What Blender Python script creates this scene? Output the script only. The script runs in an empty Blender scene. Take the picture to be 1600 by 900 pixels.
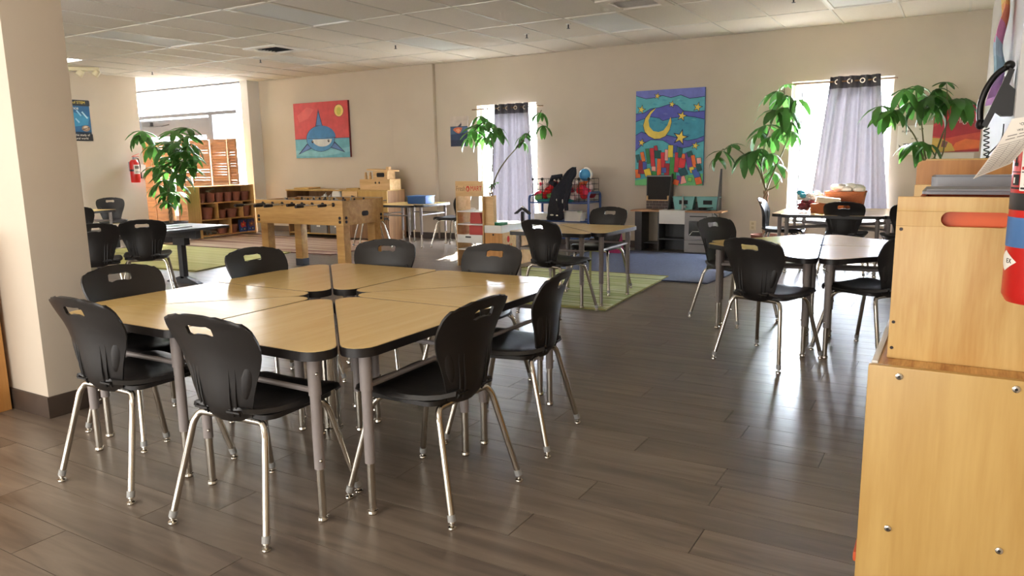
import bpy, bmesh, math, random
from mathutils import Vector, Matrix, Euler

random.seed(7)
PI = math.pi
S = bpy.context.scene
COL = S.collection

# ------------------------------------------------------------------ camera
EYE = 1.27
FPX = 1162.0
CR = Matrix(((0.860203, 0.072118, -0.504826),
             (0.509671, -0.154417, 0.846399),
             (-0.016913, -0.985370, -0.169586)))      # columns: right, down, forward in world space
cam_data = bpy.data.cameras.new('camera')
cam_data.sensor_width = 36.0
cam_data.lens = FPX / 1600.0 * 36.0
cam_data.clip_start = 0.02
cam = bpy.data.objects.new('camera', cam_data)
COL.objects.link(cam)
r_, d_, f_ = CR.col[0], CR.col[1], CR.col[2]
cam.matrix_world = Matrix(((r_[0], -d_[0], -f_[0], 0.0),
                           (r_[1], -d_[1], -f_[1], 0.0),
                           (r_[2], -d_[2], -f_[2], EYE),
                           (0, 0, 0, 1)))
S.camera = cam

# ------------------------------------------------------------------ world, sun, exposure
w = bpy.data.worlds.new('sky')
S.world = w
w.use_nodes = True
nt = w.node_tree
bg = nt.nodes['Background']
bg.inputs[0].default_value = (0.80, 0.89, 1.0, 1)
bg.inputs[1].default_value = 55.0

sun_d = bpy.data.lights.new('sun', 'SUN')
sun_d.energy = 40.0
sun_d.angle = math.radians(0.6)
sun_d.color = (1.0, 0.95, 0.86)
sun = bpy.data.objects.new('sun', sun_d)
COL.objects.link(sun)
sun.rotation_euler = Vector((0.26, -0.80, -0.68)).to_track_quat('-Z', 'Y').to_euler()

S.view_settings.view_transform = 'Standard'
S.view_settings.look = 'None'
S.view_settings.gamma = 1.0
S.view_settings.use_curve_mapping = False
S.view_settings.exposure = 0.84
S.cycles.use_denoising = True
S.cycles.max_bounces = 10
S.cycles.diffuse_bounces = 6
S.cycles.transparent_max_bounces = 16
S.cycles.sample_clamp_indirect = 8.0


def area_lamp(name, loc, target, sx, sy, power, color):
    d = bpy.data.lights.new(name, 'AREA')
    d.shape = 'RECTANGLE'
    d.size, d.size_y = sx, sy
    d.energy = power
    d.color = color
    o = bpy.data.objects.new(name, d)
    COL.objects.link(o)
    o.location = loc
    o.rotation_euler = (Vector(target) - Vector(loc)).to_track_quat('-Z', 'Y').to_euler()
    return o


# the part of the room behind the camera: lamps added at the front wall to brighten walls and ceiling; the ceiling lights there are on
for (lx, lw_, pw_) in ((-1.6, 2.6, 95), (-5.6, 3.0, 135), (-10.0, 3.0, 135)):
    area_lamp('front_fill_lamp', (lx, -3.45, 1.15), (lx - 0.8, 6.0, 4.6), lw_, 1.7, pw_ * 1.12, (1.0, 0.985, 0.955))
area_lamp('rear_room_lamp', (-2.4, -1.0, 2.74), (-2.7, 1.2, 0.4), 2.4, 1.2, 27, (1.0, 0.94, 0.85))
area_lamp('rear_room_lamp', (-5.8, -0.6, 2.74), (-6.0, 1.5, 0.3), 2.4, 1.2, 30, (1.0, 0.94, 0.86))


# ------------------------------------------------------------------ helpers
def P(px, py, z):
    """Point of height z seen at pixel (px, py): used to lay the room out."""
    c = Vector((px - 800, py - 450, FPX))
    d = CR @ c
    return Vector((0, 0, EYE)) + d * ((z - EYE) / d.z)


def PY(px, py, Y):
    c = Vector((px - 800, py - 450, FPX))
    d = CR @ c
    return Vector((0, 0, EYE)) + d * (Y / d.y)


def lin(c):
    c = c / 255.0
    return c / 12.92 if c <= 0.04045 else ((c + 0.055) / 1.055) ** 2.4


def rgb(r, g, b):
    return (lin(r), lin(g), lin(b), 1.0)


MATS = {}


def mat(name, col, rough=0.5, metal=0.0, spec=0.5, noise=0.0, scale=8.0, stretch=(1, 1, 1), bump=0.0,
        vary=0.0, alpha=1.0, trans=0.0, emit=0.0, coat=0.0):
    """Principled material with procedural mottling, relief and per-object variation."""
    if name in MATS:
        return MATS[name]
    m = bpy.data.materials.new(name)
    m.use_nodes = True
    n, l = m.node_tree.nodes, m.node_tree.links
    b = n['Principled BSDF']
    b.inputs['Base Color'].default_value = col
    b.inputs['Roughness'].default_value = rough
    b.inputs['Metallic'].default_value = metal
    b.inputs['Specular IOR Level'].default_value = spec
    b.inputs['Coat Weight'].default_value = coat
    if emit > 0:
        b.inputs['Emission Color'].default_value = col
        b.inputs['Emission Strength'].default_value = emit
    src = None
    if noise > 0 or bump > 0:
        tc = n.new('ShaderNodeTexCoord')
        mp = n.new('ShaderNodeMapping')
        mp.inputs['Scale'].default_value = stretch
        l.new(tc.outputs['Object'], mp.inputs['Vector'])
        nz = n.new('ShaderNodeTexNoise')
        nz.inputs['Scale'].default_value = scale
        nz.inputs['Detail'].default_value = 4
        l.new(mp.outputs['Vector'], nz.inputs['Vector'])
        if noise > 0:
            mr = n.new('ShaderNodeMapRange')
            mr.inputs['From Min'].default_value = 0.3
            mr.inputs['From Max'].default_value = 0.7
            mr.inputs['To Min'].default_value = 1 - noise
            mr.inputs['To Max'].default_value = 1 + noise
            l.new(nz.outputs['Fac'], mr.inputs['Value'])
            src = mr.outputs['Result']
        if bump > 0:
            bp = n.new('ShaderNodeBump')
            bp.inputs['Strength'].default_value = bump
            bp.inputs['Distance'].default_value = 0.01
            l.new(nz.outputs['Fac'], bp.inputs['Height'])
            l.new(bp.outputs['Normal'], b.inputs['Normal'])
    if vary > 0:
        oi = n.new('ShaderNodeObjectInfo')
        mr2 = n.new('ShaderNodeMapRange')
        mr2.inputs['To Min'].default_value = 1 - vary
        mr2.inputs['To Max'].default_value = 1 + vary
        l.new(oi.outputs['Random'], mr2.inputs['Value'])
        if src is None:
            src = mr2.outputs['Result']
        else:
            mu = n.new('ShaderNodeMath')
            mu.operation = 'MULTIPLY'
            l.new(src, mu.inputs[0])
            l.new(mr2.outputs['Result'], mu.inputs[1])
            src = mu.outputs[0]
    if src is not None:
        vm = n.new('ShaderNodeVectorMath')
        vm.operation = 'SCALE'
        vm.inputs[0].default_value = col[:3]
        l.new(src, vm.inputs['Scale'])
        l.new(vm.outputs['Vector'], b.inputs['Base Color'])
    if trans > 0:                       # thin translucent sheet (leaf, cloth)
        t = n.new('ShaderNodeBsdfTranslucent')
        t.inputs['Color'].default_value = col
        if src is not None:
            l.new(vm.outputs['Vector'], t.inputs['Color'])
        mx = n.new('ShaderNodeMixShader')
        mx.inputs[0].default_value = trans
        l.new(b.outputs[0], mx.inputs[1])
        l.new(t.outputs[0], mx.inputs[2])
        l.new(mx.outputs[0], n['Material Output'].inputs['Surface'])
    MATS[name] = m
    return m


def glass_mat(name='window_glass'):
    if name in MATS:
        return MATS[name]
    m = bpy.data.materials.new(name)
    m.use_nodes = True
    n, l = m.node_tree.nodes, m.node_tree.links
    n.remove(n['Principled BSDF'])
    t = n.new('ShaderNodeBsdfTransparent')
    g = n.new('ShaderNodeBsdfGlossy')
    g.inputs['Roughness'].default_value = 0.02
    lw = n.new('ShaderNodeLayerWeight')
    lw.inputs['Blend'].default_value = 0.5
    pw = n.new('ShaderNodeMath')
    pw.operation = 'POWER'
    pw.inputs[1].default_value = 4.0
    l.new(lw.outputs['Facing'], pw.inputs[0])
    fr = n.new('ShaderNodeMath')
    fr.operation = 'MULTIPLY_ADD'
    fr.inputs[1].default_value = 0.5
    fr.inputs[2].default_value = 0.02
    l.new(pw.outputs[0], fr.inputs[0])
    mx = n.new('ShaderNodeMixShader')
    l.new(fr.outputs[0], mx.inputs[0])
    l.new(t.outputs[0], mx.inputs[1])
    l.new(g.outputs[0], mx.inputs[2])
    l.new(mx.outputs[0], n['Material Output'].inputs['Surface'])
    MATS[name] = m
    return m


def wood_mat(name, c1, c2, rough=0.45, scale=3.0, axis='Z', vary=0.0, spec=0.4):
    """Grained wood: noise stretched along one axis, darker grain lines."""
    if name in MATS:
        return MATS[name]
    m = bpy.data.materials.new(name)
    m.use_nodes = True
    n, l = m.node_tree.nodes, m.node_tree.links
    b = n['Principled BSDF']
    b.inputs['Roughness'].default_value = rough
    b.inputs['Specular IOR Level'].default_value = spec
    tc = n.new('ShaderNodeTexCoord')
    mp = n.new('ShaderNodeMapping')
    sc = {'X': (0.09, 1, 1), 'Y': (1, 0.09, 1), 'Z': (1, 1, 0.09)}[axis]
    mp.inputs['Scale'].default_value = [s * scale for s in sc]
    oi = n.new('ShaderNodeObjectInfo')
    cm = n.new('ShaderNodeCombineXYZ')
    ml = n.new('ShaderNodeMath')
    ml.operation = 'MULTIPLY'
    ml.inputs[1].default_value = 37.0
    l.new(oi.outputs['Random'], ml.inputs[0])
    for k in range(3):
        l.new(ml.outputs[0], cm.inputs[k])
    l.new(cm.outputs[0], mp.inputs['Location'])
    l.new(tc.outputs['Object'], mp.inputs['Vector'])
    nz = n.new('ShaderNodeTexNoise')
    nz.inputs['Scale'].default_value = 6.0
    nz.inputs['Detail'].default_value = 6
    nz.inputs['Distortion'].default_value = 0.6
    l.new(mp.outputs[0], nz.inputs['Vector'])
    nz2 = n.new('ShaderNodeTexNoise')
    nz2.inputs['Scale'].default_value = 40.0
    nz2.inputs['Detail'].default_value = 2
    l.new(mp.outputs[0], nz2.inputs['Vector'])
    ad = n.new('ShaderNodeMath')
    ad.operation = 'MULTIPLY_ADD'
    ad.inputs[1].default_value = 0.3
    l.new(nz2.outputs['Fac'], ad.inputs[0])
    l.new(nz.outputs['Fac'], ad.inputs[2])
    rp = n.new('ShaderNodeValToRGB')
    rp.color_ramp.elements[0].position = 0.45
    rp.color_ramp.elements[0].color = c1
    rp.color_ramp.elements[1].position = 0.85
    rp.color_ramp.elements[1].color = c2
    l.new(ad.outputs[0], rp.inputs[0])
    out = rp.outputs['Color']
    if vary > 0:
        mr = n.new('ShaderNodeMapRange')
        mr.inputs['To Min'].default_value = 1 - vary
        mr.inputs['To Max'].default_value = 1 + vary
        l.new(oi.outputs['Random'], mr.inputs['Value'])
        vm = n.new('ShaderNodeVectorMath')
        vm.operation = 'SCALE'
        l.new(out, vm.inputs[0])
        l.new(mr.outputs[0], vm.inputs['Scale'])
        out = vm.outputs['Vector']
    l.new(out, b.inputs['Base Color'])
    bp = n.new('ShaderNodeBump')
    bp.inputs['Strength'].default_value = 0.06
    bp.inputs['Distance'].default_value = 0.004
    l.new(ad.outputs[0], bp.inputs['Height'])
    l.new(bp.outputs[0], b.inputs['Normal'])
    MATS[name] = m
    return m


class MB:
    """Collects simple solids into one bmesh."""

    def __init__(self):
        self.bm = bmesh.new()
        self.mi = 0

    def _mi(self, faces):
        for f in faces:
            f.material_index = self.mi

    def box(self, x0, x1, y0, y1, z0, z1, bevel=0.0, M=None):
        r = bmesh.ops.create_cube(self.bm, size=1.0)
        vs = r['verts']
        for v in vs:
            v.co = Vector(((x0 + x1) / 2 + v.co.x * (x1 - x0), (y0 + y1) / 2 + v.co.y * (y1 - y0),
                           (z0 + z1) / 2 + v.co.z * (z1 - z0)))
        fs = list({f for v in vs for f in v.link_faces})
        self._mi(fs)
        if bevel > 0:
            es = list({e for v in vs for e in v.link_edges})
            g = bmesh.ops.bevel(self.bm, geom=es, offset=bevel, segments=2, profile=0.7, affect='EDGES')
            self._mi(g['faces'])
            vs = list({v for f in g['faces'] for v in f.verts} | {v for v in vs if v.is_valid})
        if M is not None:
            for v in {v for v in vs if v.is_valid}:
                v.co = M @ v.co
        return self

    def poly(self, pts):
        vs = [self.bm.verts.new(p) for p in pts]
        f = self.bm.faces.new(vs)
        f.material_index = self.mi
        return f

    def prism(self, pts, z0, z1, M=None):
        """Extrude a 2-D outline (counter-clockwise) from z0 to z1."""
        a = [Vector((p[0], p[1], z0)) for p in pts]
        b = [Vector((p[0], p[1], z1)) for p in pts]
        if M is not None:
            a = [M @ v for v in a]
            b = [M @ v for v in b]
        va = [self.bm.verts.new(v) for v in a]
        vb = [self.bm.verts.new(v) for v in b]
        fs = [self.bm.faces.new(list(reversed(va))), self.bm.faces.new(vb)]
        k = len(pts)
        for i in range(k):
            j = (i + 1) % k
            fs.append(self.bm.faces.new((va[i], va[j], vb[j], vb[i])))
        self._mi(fs)
        return self

    def tube(self, path, r, seg=8, cap=True, r_end=None):
        path = [Vector(p) for p in path]
        n = len(path)
        rings = []
        prev = None
        for i, p in enumerate(path):
            t = (path[min(i + 1, n - 1)] - path[max(i - 1, 0)]).normalized()
            if prev is None:
                up = Vector((0, 0, 1)) if abs(t.z) < 0.9 else Vector((1, 0, 0))
                a = t.cross(up).normalized()
            else:
                a = (prev - t * prev.dot(t)).normalized()
            prev = a
            b = t.cross(a)
            rr = r if r_end is None else r + (r_end - r) * i / (n - 1)
            rings.append([self.bm.verts.new(p + (a * math.cos(2 * PI * k / seg) + b * math.sin(2 * PI * k / seg)) * rr)
                          for k in range(seg)])
        fs = []
        for i in range(n - 1):
            for k in range(seg):
                j = (k + 1) % seg
                fs.append(self.bm.faces.new((rings[i][k], rings[i][j], rings[i + 1][j], rings[i + 1][k])))
        if cap:
            fs.append(self.bm.faces.new(list(reversed(rings[0]))))
            fs.append(self.bm.faces.new(rings[-1]))
        self._mi(fs)
        return self

    def lathe(self, prof, seg=16, c=(0, 0, 0), M=None, cap=True):
        """prof: list of (r, z)."""
        rings = []
        for r, z in prof:
            ring = []
            for k in range(seg):
                v = Vector((c[0] + r * math.cos(2 * PI * k / seg), c[1] + r * math.sin(2 * PI * k / seg), c[2] + z))
                ring.append(self.bm.verts.new(M @ v if M is not None else v))
            rings.append(ring)
        fs = []
        for i in range(len(prof) - 1):
            for k in range(seg):
                j = (k + 1) % seg
                fs.append(self.bm.faces.new((rings[i][k], rings[i][j], rings[i + 1][j], rings[i + 1][k])))
        if cap:
            fs.append(self.bm.faces.new(list(reversed(rings[0]))))
            fs.append(self.bm.faces.new(rings[-1]))
        self._mi(fs)
        return self

    def ball(self, c, rx, ry=None, rz=None, seg=10, rings=7, M=None):
        ry = rx if ry is None else ry
        rz = rx if rz is None else rz
        r = bmesh.ops.create_uvsphere(self.bm, u_segments=seg, v_segments=rings, radius=1.0)
        for v in r['verts']:
            p = Vector((v.co.x * rx, v.co.y * ry, v.co.z * rz))
            if M is not None:
                p = M @ p
            v.co = p + Vector(c)
        self._mi({f for v in r['verts'] for f in v.link_faces})
        return self

    def build(self, name, mats, parent=None, smooth=40, loc=None, rotz=None):
        me = bpy.data.meshes.new(name)
        bmesh.ops.recalc_face_normals(self.bm, faces=self.bm.faces)
        self.bm.to_mesh(me)
        self.bm.free()
        return link_mesh(name, me, mats, parent, smooth, loc, rotz)


def link_mesh(name, me, mats, parent=None, smooth=40, loc=None, rotz=None):
    if not isinstance(mats, (list, tuple)):
        mats = [mats]
    if len(me.materials) == 0:
        for m in mats:
            me.materials.append(m)
        if smooth:
            for p in me.polygons:
                p.use_smooth = True
            me.set_sharp_from_angle(angle=math.radians(smooth))
    o = bpy.data.objects.new(name, me)
    COL.objects.link(o)
    if parent is not None:
        o.parent = parent
    if loc is not None:
        o.location = loc
    if rotz is not None:
        o.rotation_euler = (0, 0, rotz)
    return o


def tag(o, label=None, cat=None, group=None, kind=None):
    if label:
        o['label'] = label
    if cat:
        o['category'] = cat
    if group:
        o['group'] = group
    if kind:
        o['kind'] = kind
    return o


def thing(name, label, cat, loc=(0, 0, 0), rotz=0.0, group=None):
    o = bpy.data.objects.new(name, None)
    o.empty_display_size = 0.1
    COL.objects.link(o)
    o.location = loc
    o.rotation_euler = (0, 0, rotz)
    return tag(o, label, cat, group)


def dup(root, loc, rotz, label=None, group=None):
    r = root.copy()
    COL.objects.link(r)
    r.location = loc
    r.rotation_euler = (0, 0, rotz)
    if label:
        r['label'] = label
    if group:
        r['group'] = group
    for ch in list(root.children):
        c = ch.copy()
        COL.objects.link(c)
        c.parent = r
        for g in list(ch.children):
            d = g.copy()
            COL.objects.link(d)
            d.parent = c
    return r


def text(name, s, size, m, parent=None, loc=(0, 0, 0), rot=(0, 0, 0), align='CENTER', depth=0.0004, sx=1.0):
    cu = bpy.data.curves.new(name, 'FONT')
    cu.body = s
    cu.size = size
    cu.align_x = align
    cu.align_y = 'CENTER'
    cu.extrude = depth
    tmp = bpy.data.objects.new(name, cu)
    COL.objects.link(tmp)
    bpy.context.view_layer.update()
    me = bpy.data.meshes.new_from_object(tmp.evaluated_get(bpy.context.evaluated_depsgraph_get()))
    bpy.data.objects.remove(tmp)
    me.materials.clear()
    o = link_mesh(name, me, m, parent, 0)
    o.location = loc
    o.rotation_euler = rot
    o.scale = (sx, 1, 1)
    return o


def round_path(pts, rad, n=5):
    """Polyline with rounded corners."""
    pts = [Vector(p) for p in pts]
    out = [pts[0]]
    for i in range(1, len(pts) - 1):
        a, b, c = pts[i - 1], pts[i], pts[i + 1]
        r = min(rad, (a - b).length * 0.49, (c - b).length * 0.49)
        p0 = b + (a - b).normalized() * r
        p2 = b + (c - b).normalized() * r
        for k in range(n + 1):
            t = k / n
            out.append(p0 * (1 - t) ** 2 + b * 2 * t * (1 - t) + p2 * t * t)
    out.append(pts[-1])
    return out


def fillet(pts, rads, n=5):
    """2-D outline with true fillets of the given radii."""
    out = []
    k = len(pts)
    for i in range(k):
        a, b, c = Vector(pts[i - 1]), Vector(pts[i]), Vector(pts[(i + 1) % k])
        r = rads[i]
        if r <= 0:
            out.append((b.x, b.y))
            continue
        u, v = (a - b).normalized(), (c - b).normalized()
        ang = u.angle(v)
        d = r / math.tan(ang / 2)
        cen = b + (u + v).normalized() * (r / math.sin(ang / 2))
        s, e = b + u * d, b + v * d
        a0 = math.atan2(s.y - cen.y, s.x - cen.x)
        a1 = math.atan2(e.y - cen.y, e.x - cen.x)
        da = (a1 - a0 + PI) % (2 * PI) - PI
        for q in range(n + 1):
            t = a0 + da * q / n
            out.append((cen.x + r * math.cos(t), cen.y + r * math.sin(t)))
    return out


def face_yaw(fx, fy):
    """Rotation about z that turns local +y to the direction (fx, fy)."""
    return math.atan2(-fx, fy)


# ------------------------------------------------------------------ materials
WALL = mat('wall_paint', rgb(200, 188, 171), 0.75, noise=0.03, scale=2.0, bump=0.05)
WALLW = mat('white_wall_paint', rgb(222, 222, 220), 0.6, noise=0.02, scale=3.0)
TILE = mat('ceiling_tile', rgb(226, 219, 208), 0.9, noise=0.03, scale=60, bump=0.25, vary=0.03)
TEE = mat('grid_metal', rgb(215, 210, 200), 0.45)
BASE = mat('dark_baseboard', rgb(70, 58, 50), 0.45, noise=0.1, scale=12)
BLACK = mat('black_plastic', rgb(27, 24, 23), 0.46, noise=0.05, scale=30, bump=0.03)
SEATM = mat('black_seat_plastic', rgb(30, 28, 28), 0.42, noise=0.04, scale=60, bump=0.08)
CHROME = mat('chrome', rgb(205, 200, 190), 0.14, 1.0, noise=0.03, scale=40)
CLEAR = mat('grey_ferrule', rgb(150, 150, 148), 0.4)
GREYP = mat('grey_powder_coat', rgb(140, 132, 130), 0.5, noise=0.03, scale=50)
LAM = wood_mat('maple_laminate', rgb(226, 195, 132), rgb(219, 186, 120), 0.22, 3.0, 'Y')
EDGE = mat('black_edge_band', rgb(28, 24, 24), 0.45, noise=0.05, scale=20)
MAPLE = wood_mat('maple_panel', rgb(200, 165, 100), rgb(184, 146, 82), 0.36, 2.2, 'Z')
PINE = wood_mat('pine_panel', rgb(208, 176, 114), rgb(188, 146, 84), 0.38, 3.2, 'Z')
PINEX = wood_mat('pine_edge', rgb(226, 184, 118), rgb(170, 118, 62), 0.45, 6.0, 'Y')
OAK = wood_mat('oak_box', rgb(206, 162, 96), rgb(176, 130, 70), 0.5, 2.6, 'X')
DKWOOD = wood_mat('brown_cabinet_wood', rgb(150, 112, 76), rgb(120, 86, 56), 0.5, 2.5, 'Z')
LTWOOD = wood_mat('light_toy_wood', rgb(226, 190, 140), rgb(204, 164, 112), 0.5, 3.0, 'X')
SHUT = wood_mat('shutter_wood', rgb(150, 104, 62), rgb(112, 74, 42), 0.5, 4.0, 'X')
WHITE = mat('white_plastic', rgb(228, 226, 220), 0.45, noise=0.02, scale=20)
GREYM = mat('grey_metal', rgb(140, 142, 148), 0.45, noise=0.03, scale=20)
DKGREY = mat('dark_grey_metal', rgb(62, 64, 68), 0.5, noise=0.04, scale=20)
ALU = mat('aluminium_frame', rgb(100, 102, 108), 0.5, noise=0.03, scale=10)
RED = mat('red_enamel', rgb(190, 34, 30), 0.3, noise=0.04, scale=10)
TERRA = mat('terracotta', rgb(136, 84, 66), 0.8, noise=0.08, scale=20)
SOIL = mat('potting_soil', rgb(50, 38, 28), 0.95, noise=0.3, scale=60, bump=0.5)
BARK = mat('pale_bark', rgb(136, 112, 88), 0.85, noise=0.2, scale=30, stretch=(1, 1, 0.2), bump=0.4)
STEM = mat('green_brown_stem', rgb(96, 92, 60), 0.6, noise=0.15, scale=20)
LEAF = mat('leaf_green', rgb(62, 108, 44), 0.38, noise=0.2, scale=7, trans=0.5, vary=0.3)
PAPER = mat('white_paper', rgb(232, 226, 216), 0.8, noise=0.02, scale=8)
INK = mat('black_ink', rgb(30, 28, 28), 0.7)
NAVY = mat('navy_cloth', rgb(36, 38, 48), 0.9, noise=0.12, scale=30, bump=0.4)
BLUEM = mat('blue_tube', rgb(58, 86, 142), 0.35, noise=0.04, scale=15)
TEAL = mat('teal_bin_plastic', rgb(110, 172, 168), 0.45, noise=0.03, scale=15)


# ------------------------------------------------------------------ room shell
BW = 10.05          # back wall plane
CE = 2.81           # ceiling
XR = 0.20           # far right wall
XL = -12.6          # poster wall
FAC = 9.80          # glass facade plane
YB = -3.6           # wall behind the camera


def struct(o):
    o['kind'] = 'structure'
    return o


# --- floor: planks
def floor_mat():
    m = bpy.data.materials.new('vinyl_plank')
    m.use_nodes = True
    n, l = m.node_tree.nodes, m.node_tree.links
    b = n['Principled BSDF']
    tc = n.new('ShaderNodeTexCoord')
    oi = n.new('ShaderNodeObjectInfo')
    ge = n.new('ShaderNodeNewGeometry')
    ad0 = n.new('ShaderNodeMath')
    ad0.operation = 'ADD'
    l.new(oi.outputs['Random'], ad0.inputs[0])
    l.new(ge.outputs['Random Per Island'], ad0.inputs[1])
    fr = n.new('ShaderNodeMath')
    fr.operation = 'FRACT'
    l.new(ad0.outputs[0], fr.inputs[0])
    ml = n.new('ShaderNodeMath')
    ml.operation = 'MULTIPLY'
    ml.inputs[1].default_value = 53.0
    l.new(fr.outputs[0], ml.inputs[0])
    cm = n.new('ShaderNodeCombineXYZ')
    for k in range(3):
        l.new(ml.outputs[0], cm.inputs[k])
    mp = n.new('ShaderNodeMapping')
    mp.inputs['Scale'].default_value = (1.0, 9.0, 1.0)
    l.new(ge.outputs['Position'], mp.inputs['Vector'])
    l.new(cm.outputs[0], mp.inputs['Location'])
    nz = n.new('ShaderNodeTexNoise')
    nz.inputs['Scale'].default_value = 1.6
    nz.inputs['Detail'].default_value = 8
    nz.inputs['Roughness'].default_value = 0.55
    nz.inputs['Distortion'].default_value = 0.9
    l.new(mp.outputs[0], nz.inputs['Vector'])
    rp = n.new('ShaderNodeValToRGB')
    rp.color_ramp.elements[0].position = 0.30
    rp.color_ramp.elements[0].color = rgb(90, 79, 70)
    rp.color_ramp.elements[1].position = 0.72
    rp.color_ramp.elements[1].color = rgb(132, 119, 106)
    l.new(nz.outputs['Fac'], rp.inputs[0])
    mr = n.new('ShaderNodeMapRange')
    mr.inputs['To Min'].default_value = 0.88
    mr.inputs['To Max'].default_value = 1.10
    l.new(fr.outputs[0], mr.inputs['Value'])
    vm = n.new('ShaderNodeVectorMath')
    vm.operation = 'SCALE'
    l.new(rp.outputs['Color'], vm.inputs[0])
    l.new(mr.outputs[0], vm.inputs['Scale'])
    l.new(vm.outputs['Vector'], b.inputs['Base Color'])
    mr2 = n.new('ShaderNodeMapRange')
    mr2.inputs['To Min'].default_value = 0.27
    mr2.inputs['To Max'].default_value = 0.32
    l.new(nz.outputs['Fac'], mr2.inputs['Value'])
    l.new(mr2.outputs[0], b.inputs['Roughness'])
    b.inputs['Specular IOR Level'].default_value = 0.7
    return m


FLOOR = floor_mat()
SUB = mat('plank_joint', rgb(34, 29, 26), 0.8)
fl = MB().box(-15.6, 1.2, YB, BW + 0.2, -0.12, -0.006).build('floor', SUB)
struct(fl)
PW, PL = 0.182, 1.22
plank_me = MB().box(-PL / 2 + 0.0015, PL / 2 - 0.0015, -PW / 2 + 0.0012, PW / 2 - 0.0012, -0.006, 0.0).build('plank', FLOOR, fl)
plank_mesh = plank_me.data
bpy.data.objects.remove(plank_me)
far = MB()
count = 0
row = 0
y = 0.75
while y < BW:
    off = random.random() * PL
    x = 0.6 + PL - off
    while x > -15.2:
        c = Vector((x - PL / 2, y + PW / 2, 0.0))
        v = CR.transposed() @ (c - Vector((0, 0, EYE)))
        sx = 800 + FPX * v.x / v.z if v.z > 0.1 else -9999
        sy = 450 + FPX * v.y / v.z if v.z > 0.1 else -9999
        m_ = 620 * 1.0 / max(v.z, 0.6) * 1.3
        vis = v.z > 0.3 and -m_ < sx < 1600 + m_ and sy < 960 + m_ * 0.4
        if vis and count < 300 and y < 6.4:
            o = bpy.data.objects.new('plank', plank_mesh)
            COL.objects.link(o)
            o.parent = fl
            o.location = c
            count += 1
        else:
            far.box(c.x - PL / 2 + 0.0015, c.x + PL / 2 - 0.0015, c.y - PW / 2 + 0.0012, c.y + PW / 2 - 0.0012, -0.006, 0.0)
        x -= PL
    y += PW
far.box(-15.4, 0.6, YB, 0.75, -0.006, 0.0)
tag(far.build('distant_planks', FLOOR, fl), kind='stuff')

# --- ceiling: tiles on a tee grid, light panels and vents take the place of some tiles
ce = MB().box(-15.8, 1.2, YB, BW + 0.3, CE + 0.30, CE + 0.40).build('ceiling', TILE)
struct(ce)
GX, GY = 0.647, 1.233
GX0, GY0 = -3.897, 8.99
tile_o = MB().box(-GX / 2 + 0.012, GX / 2 - 0.012, -GY / 2 + 0.012, GY / 2 - 0.012, 0.004, 0.02, 0.003).build('ceiling_tile', TILE, ce)
tile_mesh = tile_o.data
bpy.data.objects.remove(tile_o)


def cell(i, j):
    return GX0 + (i + 0.5) * GX, GY0 - (j + 0.5) * GY


FIX = {}           # cells taken by light panels, and if they are lit


def cell_of(x, yv):
    return math.floor((x - GX0) / GX), math.floor((GY0 - yv) / GY)


for (x, yv, lit) in ((-3.55, 8.4, 0), (-6.17, 8.4, 0), (-6.17, 5.9, 0), (-8.75, 5.9, 0), (-8.65, 8.4, 0), (-0.98, 8.4, 0),
                     (-11.2, 5.9, 1)):
    FIX[cell_of(x, yv)] = lit
VENTS = {cell_of(-2.9, 7.4): 'a', cell_of(-8.05, 7.4): 'b'}
ntile = 0
hidden = MB()
for i in range(-19, 8):
    for j in range(-1, 10):
        cx, cy = cell(i, j)
        y0, y1 = cy - GY / 2, cy + GY / 2
        if j == -1:
            y1 = min(y1, BW)
        if (i, j) in FIX or (i, j) in VENTS:
            continue
        if cx > 0.45 or (j >= 0 and cy < YB):
            continue
        v = CR.transposed() @ (Vector((cx, (y0 + y1) / 2, CE)) - Vector((0, 0, EYE)))
        sx = 800 + FPX * v.x / v.z if v.z > 0.1 else -9999
        sy = 450 + FPX * v.y / v.z if v.z > 0.1 else -9999
        vis = v.z > 0.5 and -150 < sx < 1750 and sy > -80
        if vis and ntile < 298:
            if j == -1:
                o = MB().box(cx - GX / 2 + 0.012, cx + GX / 2 - 0.012, y0 + 0.012, y1 - 0.004, CE + 0.004, CE + 0.02, 0.003).build('ceiling_tile', TILE, ce)
            else:
                o = bpy.data.objects.new('ceiling_tile', tile_mesh)
                COL.objects.link(o)
                o.parent = ce
                o.location = (cx, cy, CE)
            ntile += 1
        else:
            hidden.box(cx - GX / 2 + 0.012, cx + GX / 2 - 0.012, y0 + 0.012, y1 - 0.004, CE + 0.004, CE + 0.02)
tag(hidden.build('distant_tiles', TILE, ce), kind='stuff')
for i in range(-19, 9):
    x = GX0 + i * GX
    MB().box(x - 0.012, x + 0.012, YB, BW, CE - 0.003, CE + 0.03, 0.002).build('grid_runner', TEE, ce)
for j in range(0, 11):
    yv = GY0 - j * GY
    MB().box(-15.6, 0.6, yv - 0.012, yv + 0.012, CE - 0.0035, CE + 0.03, 0.002).build('grid_runner', TEE, ce)

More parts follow.
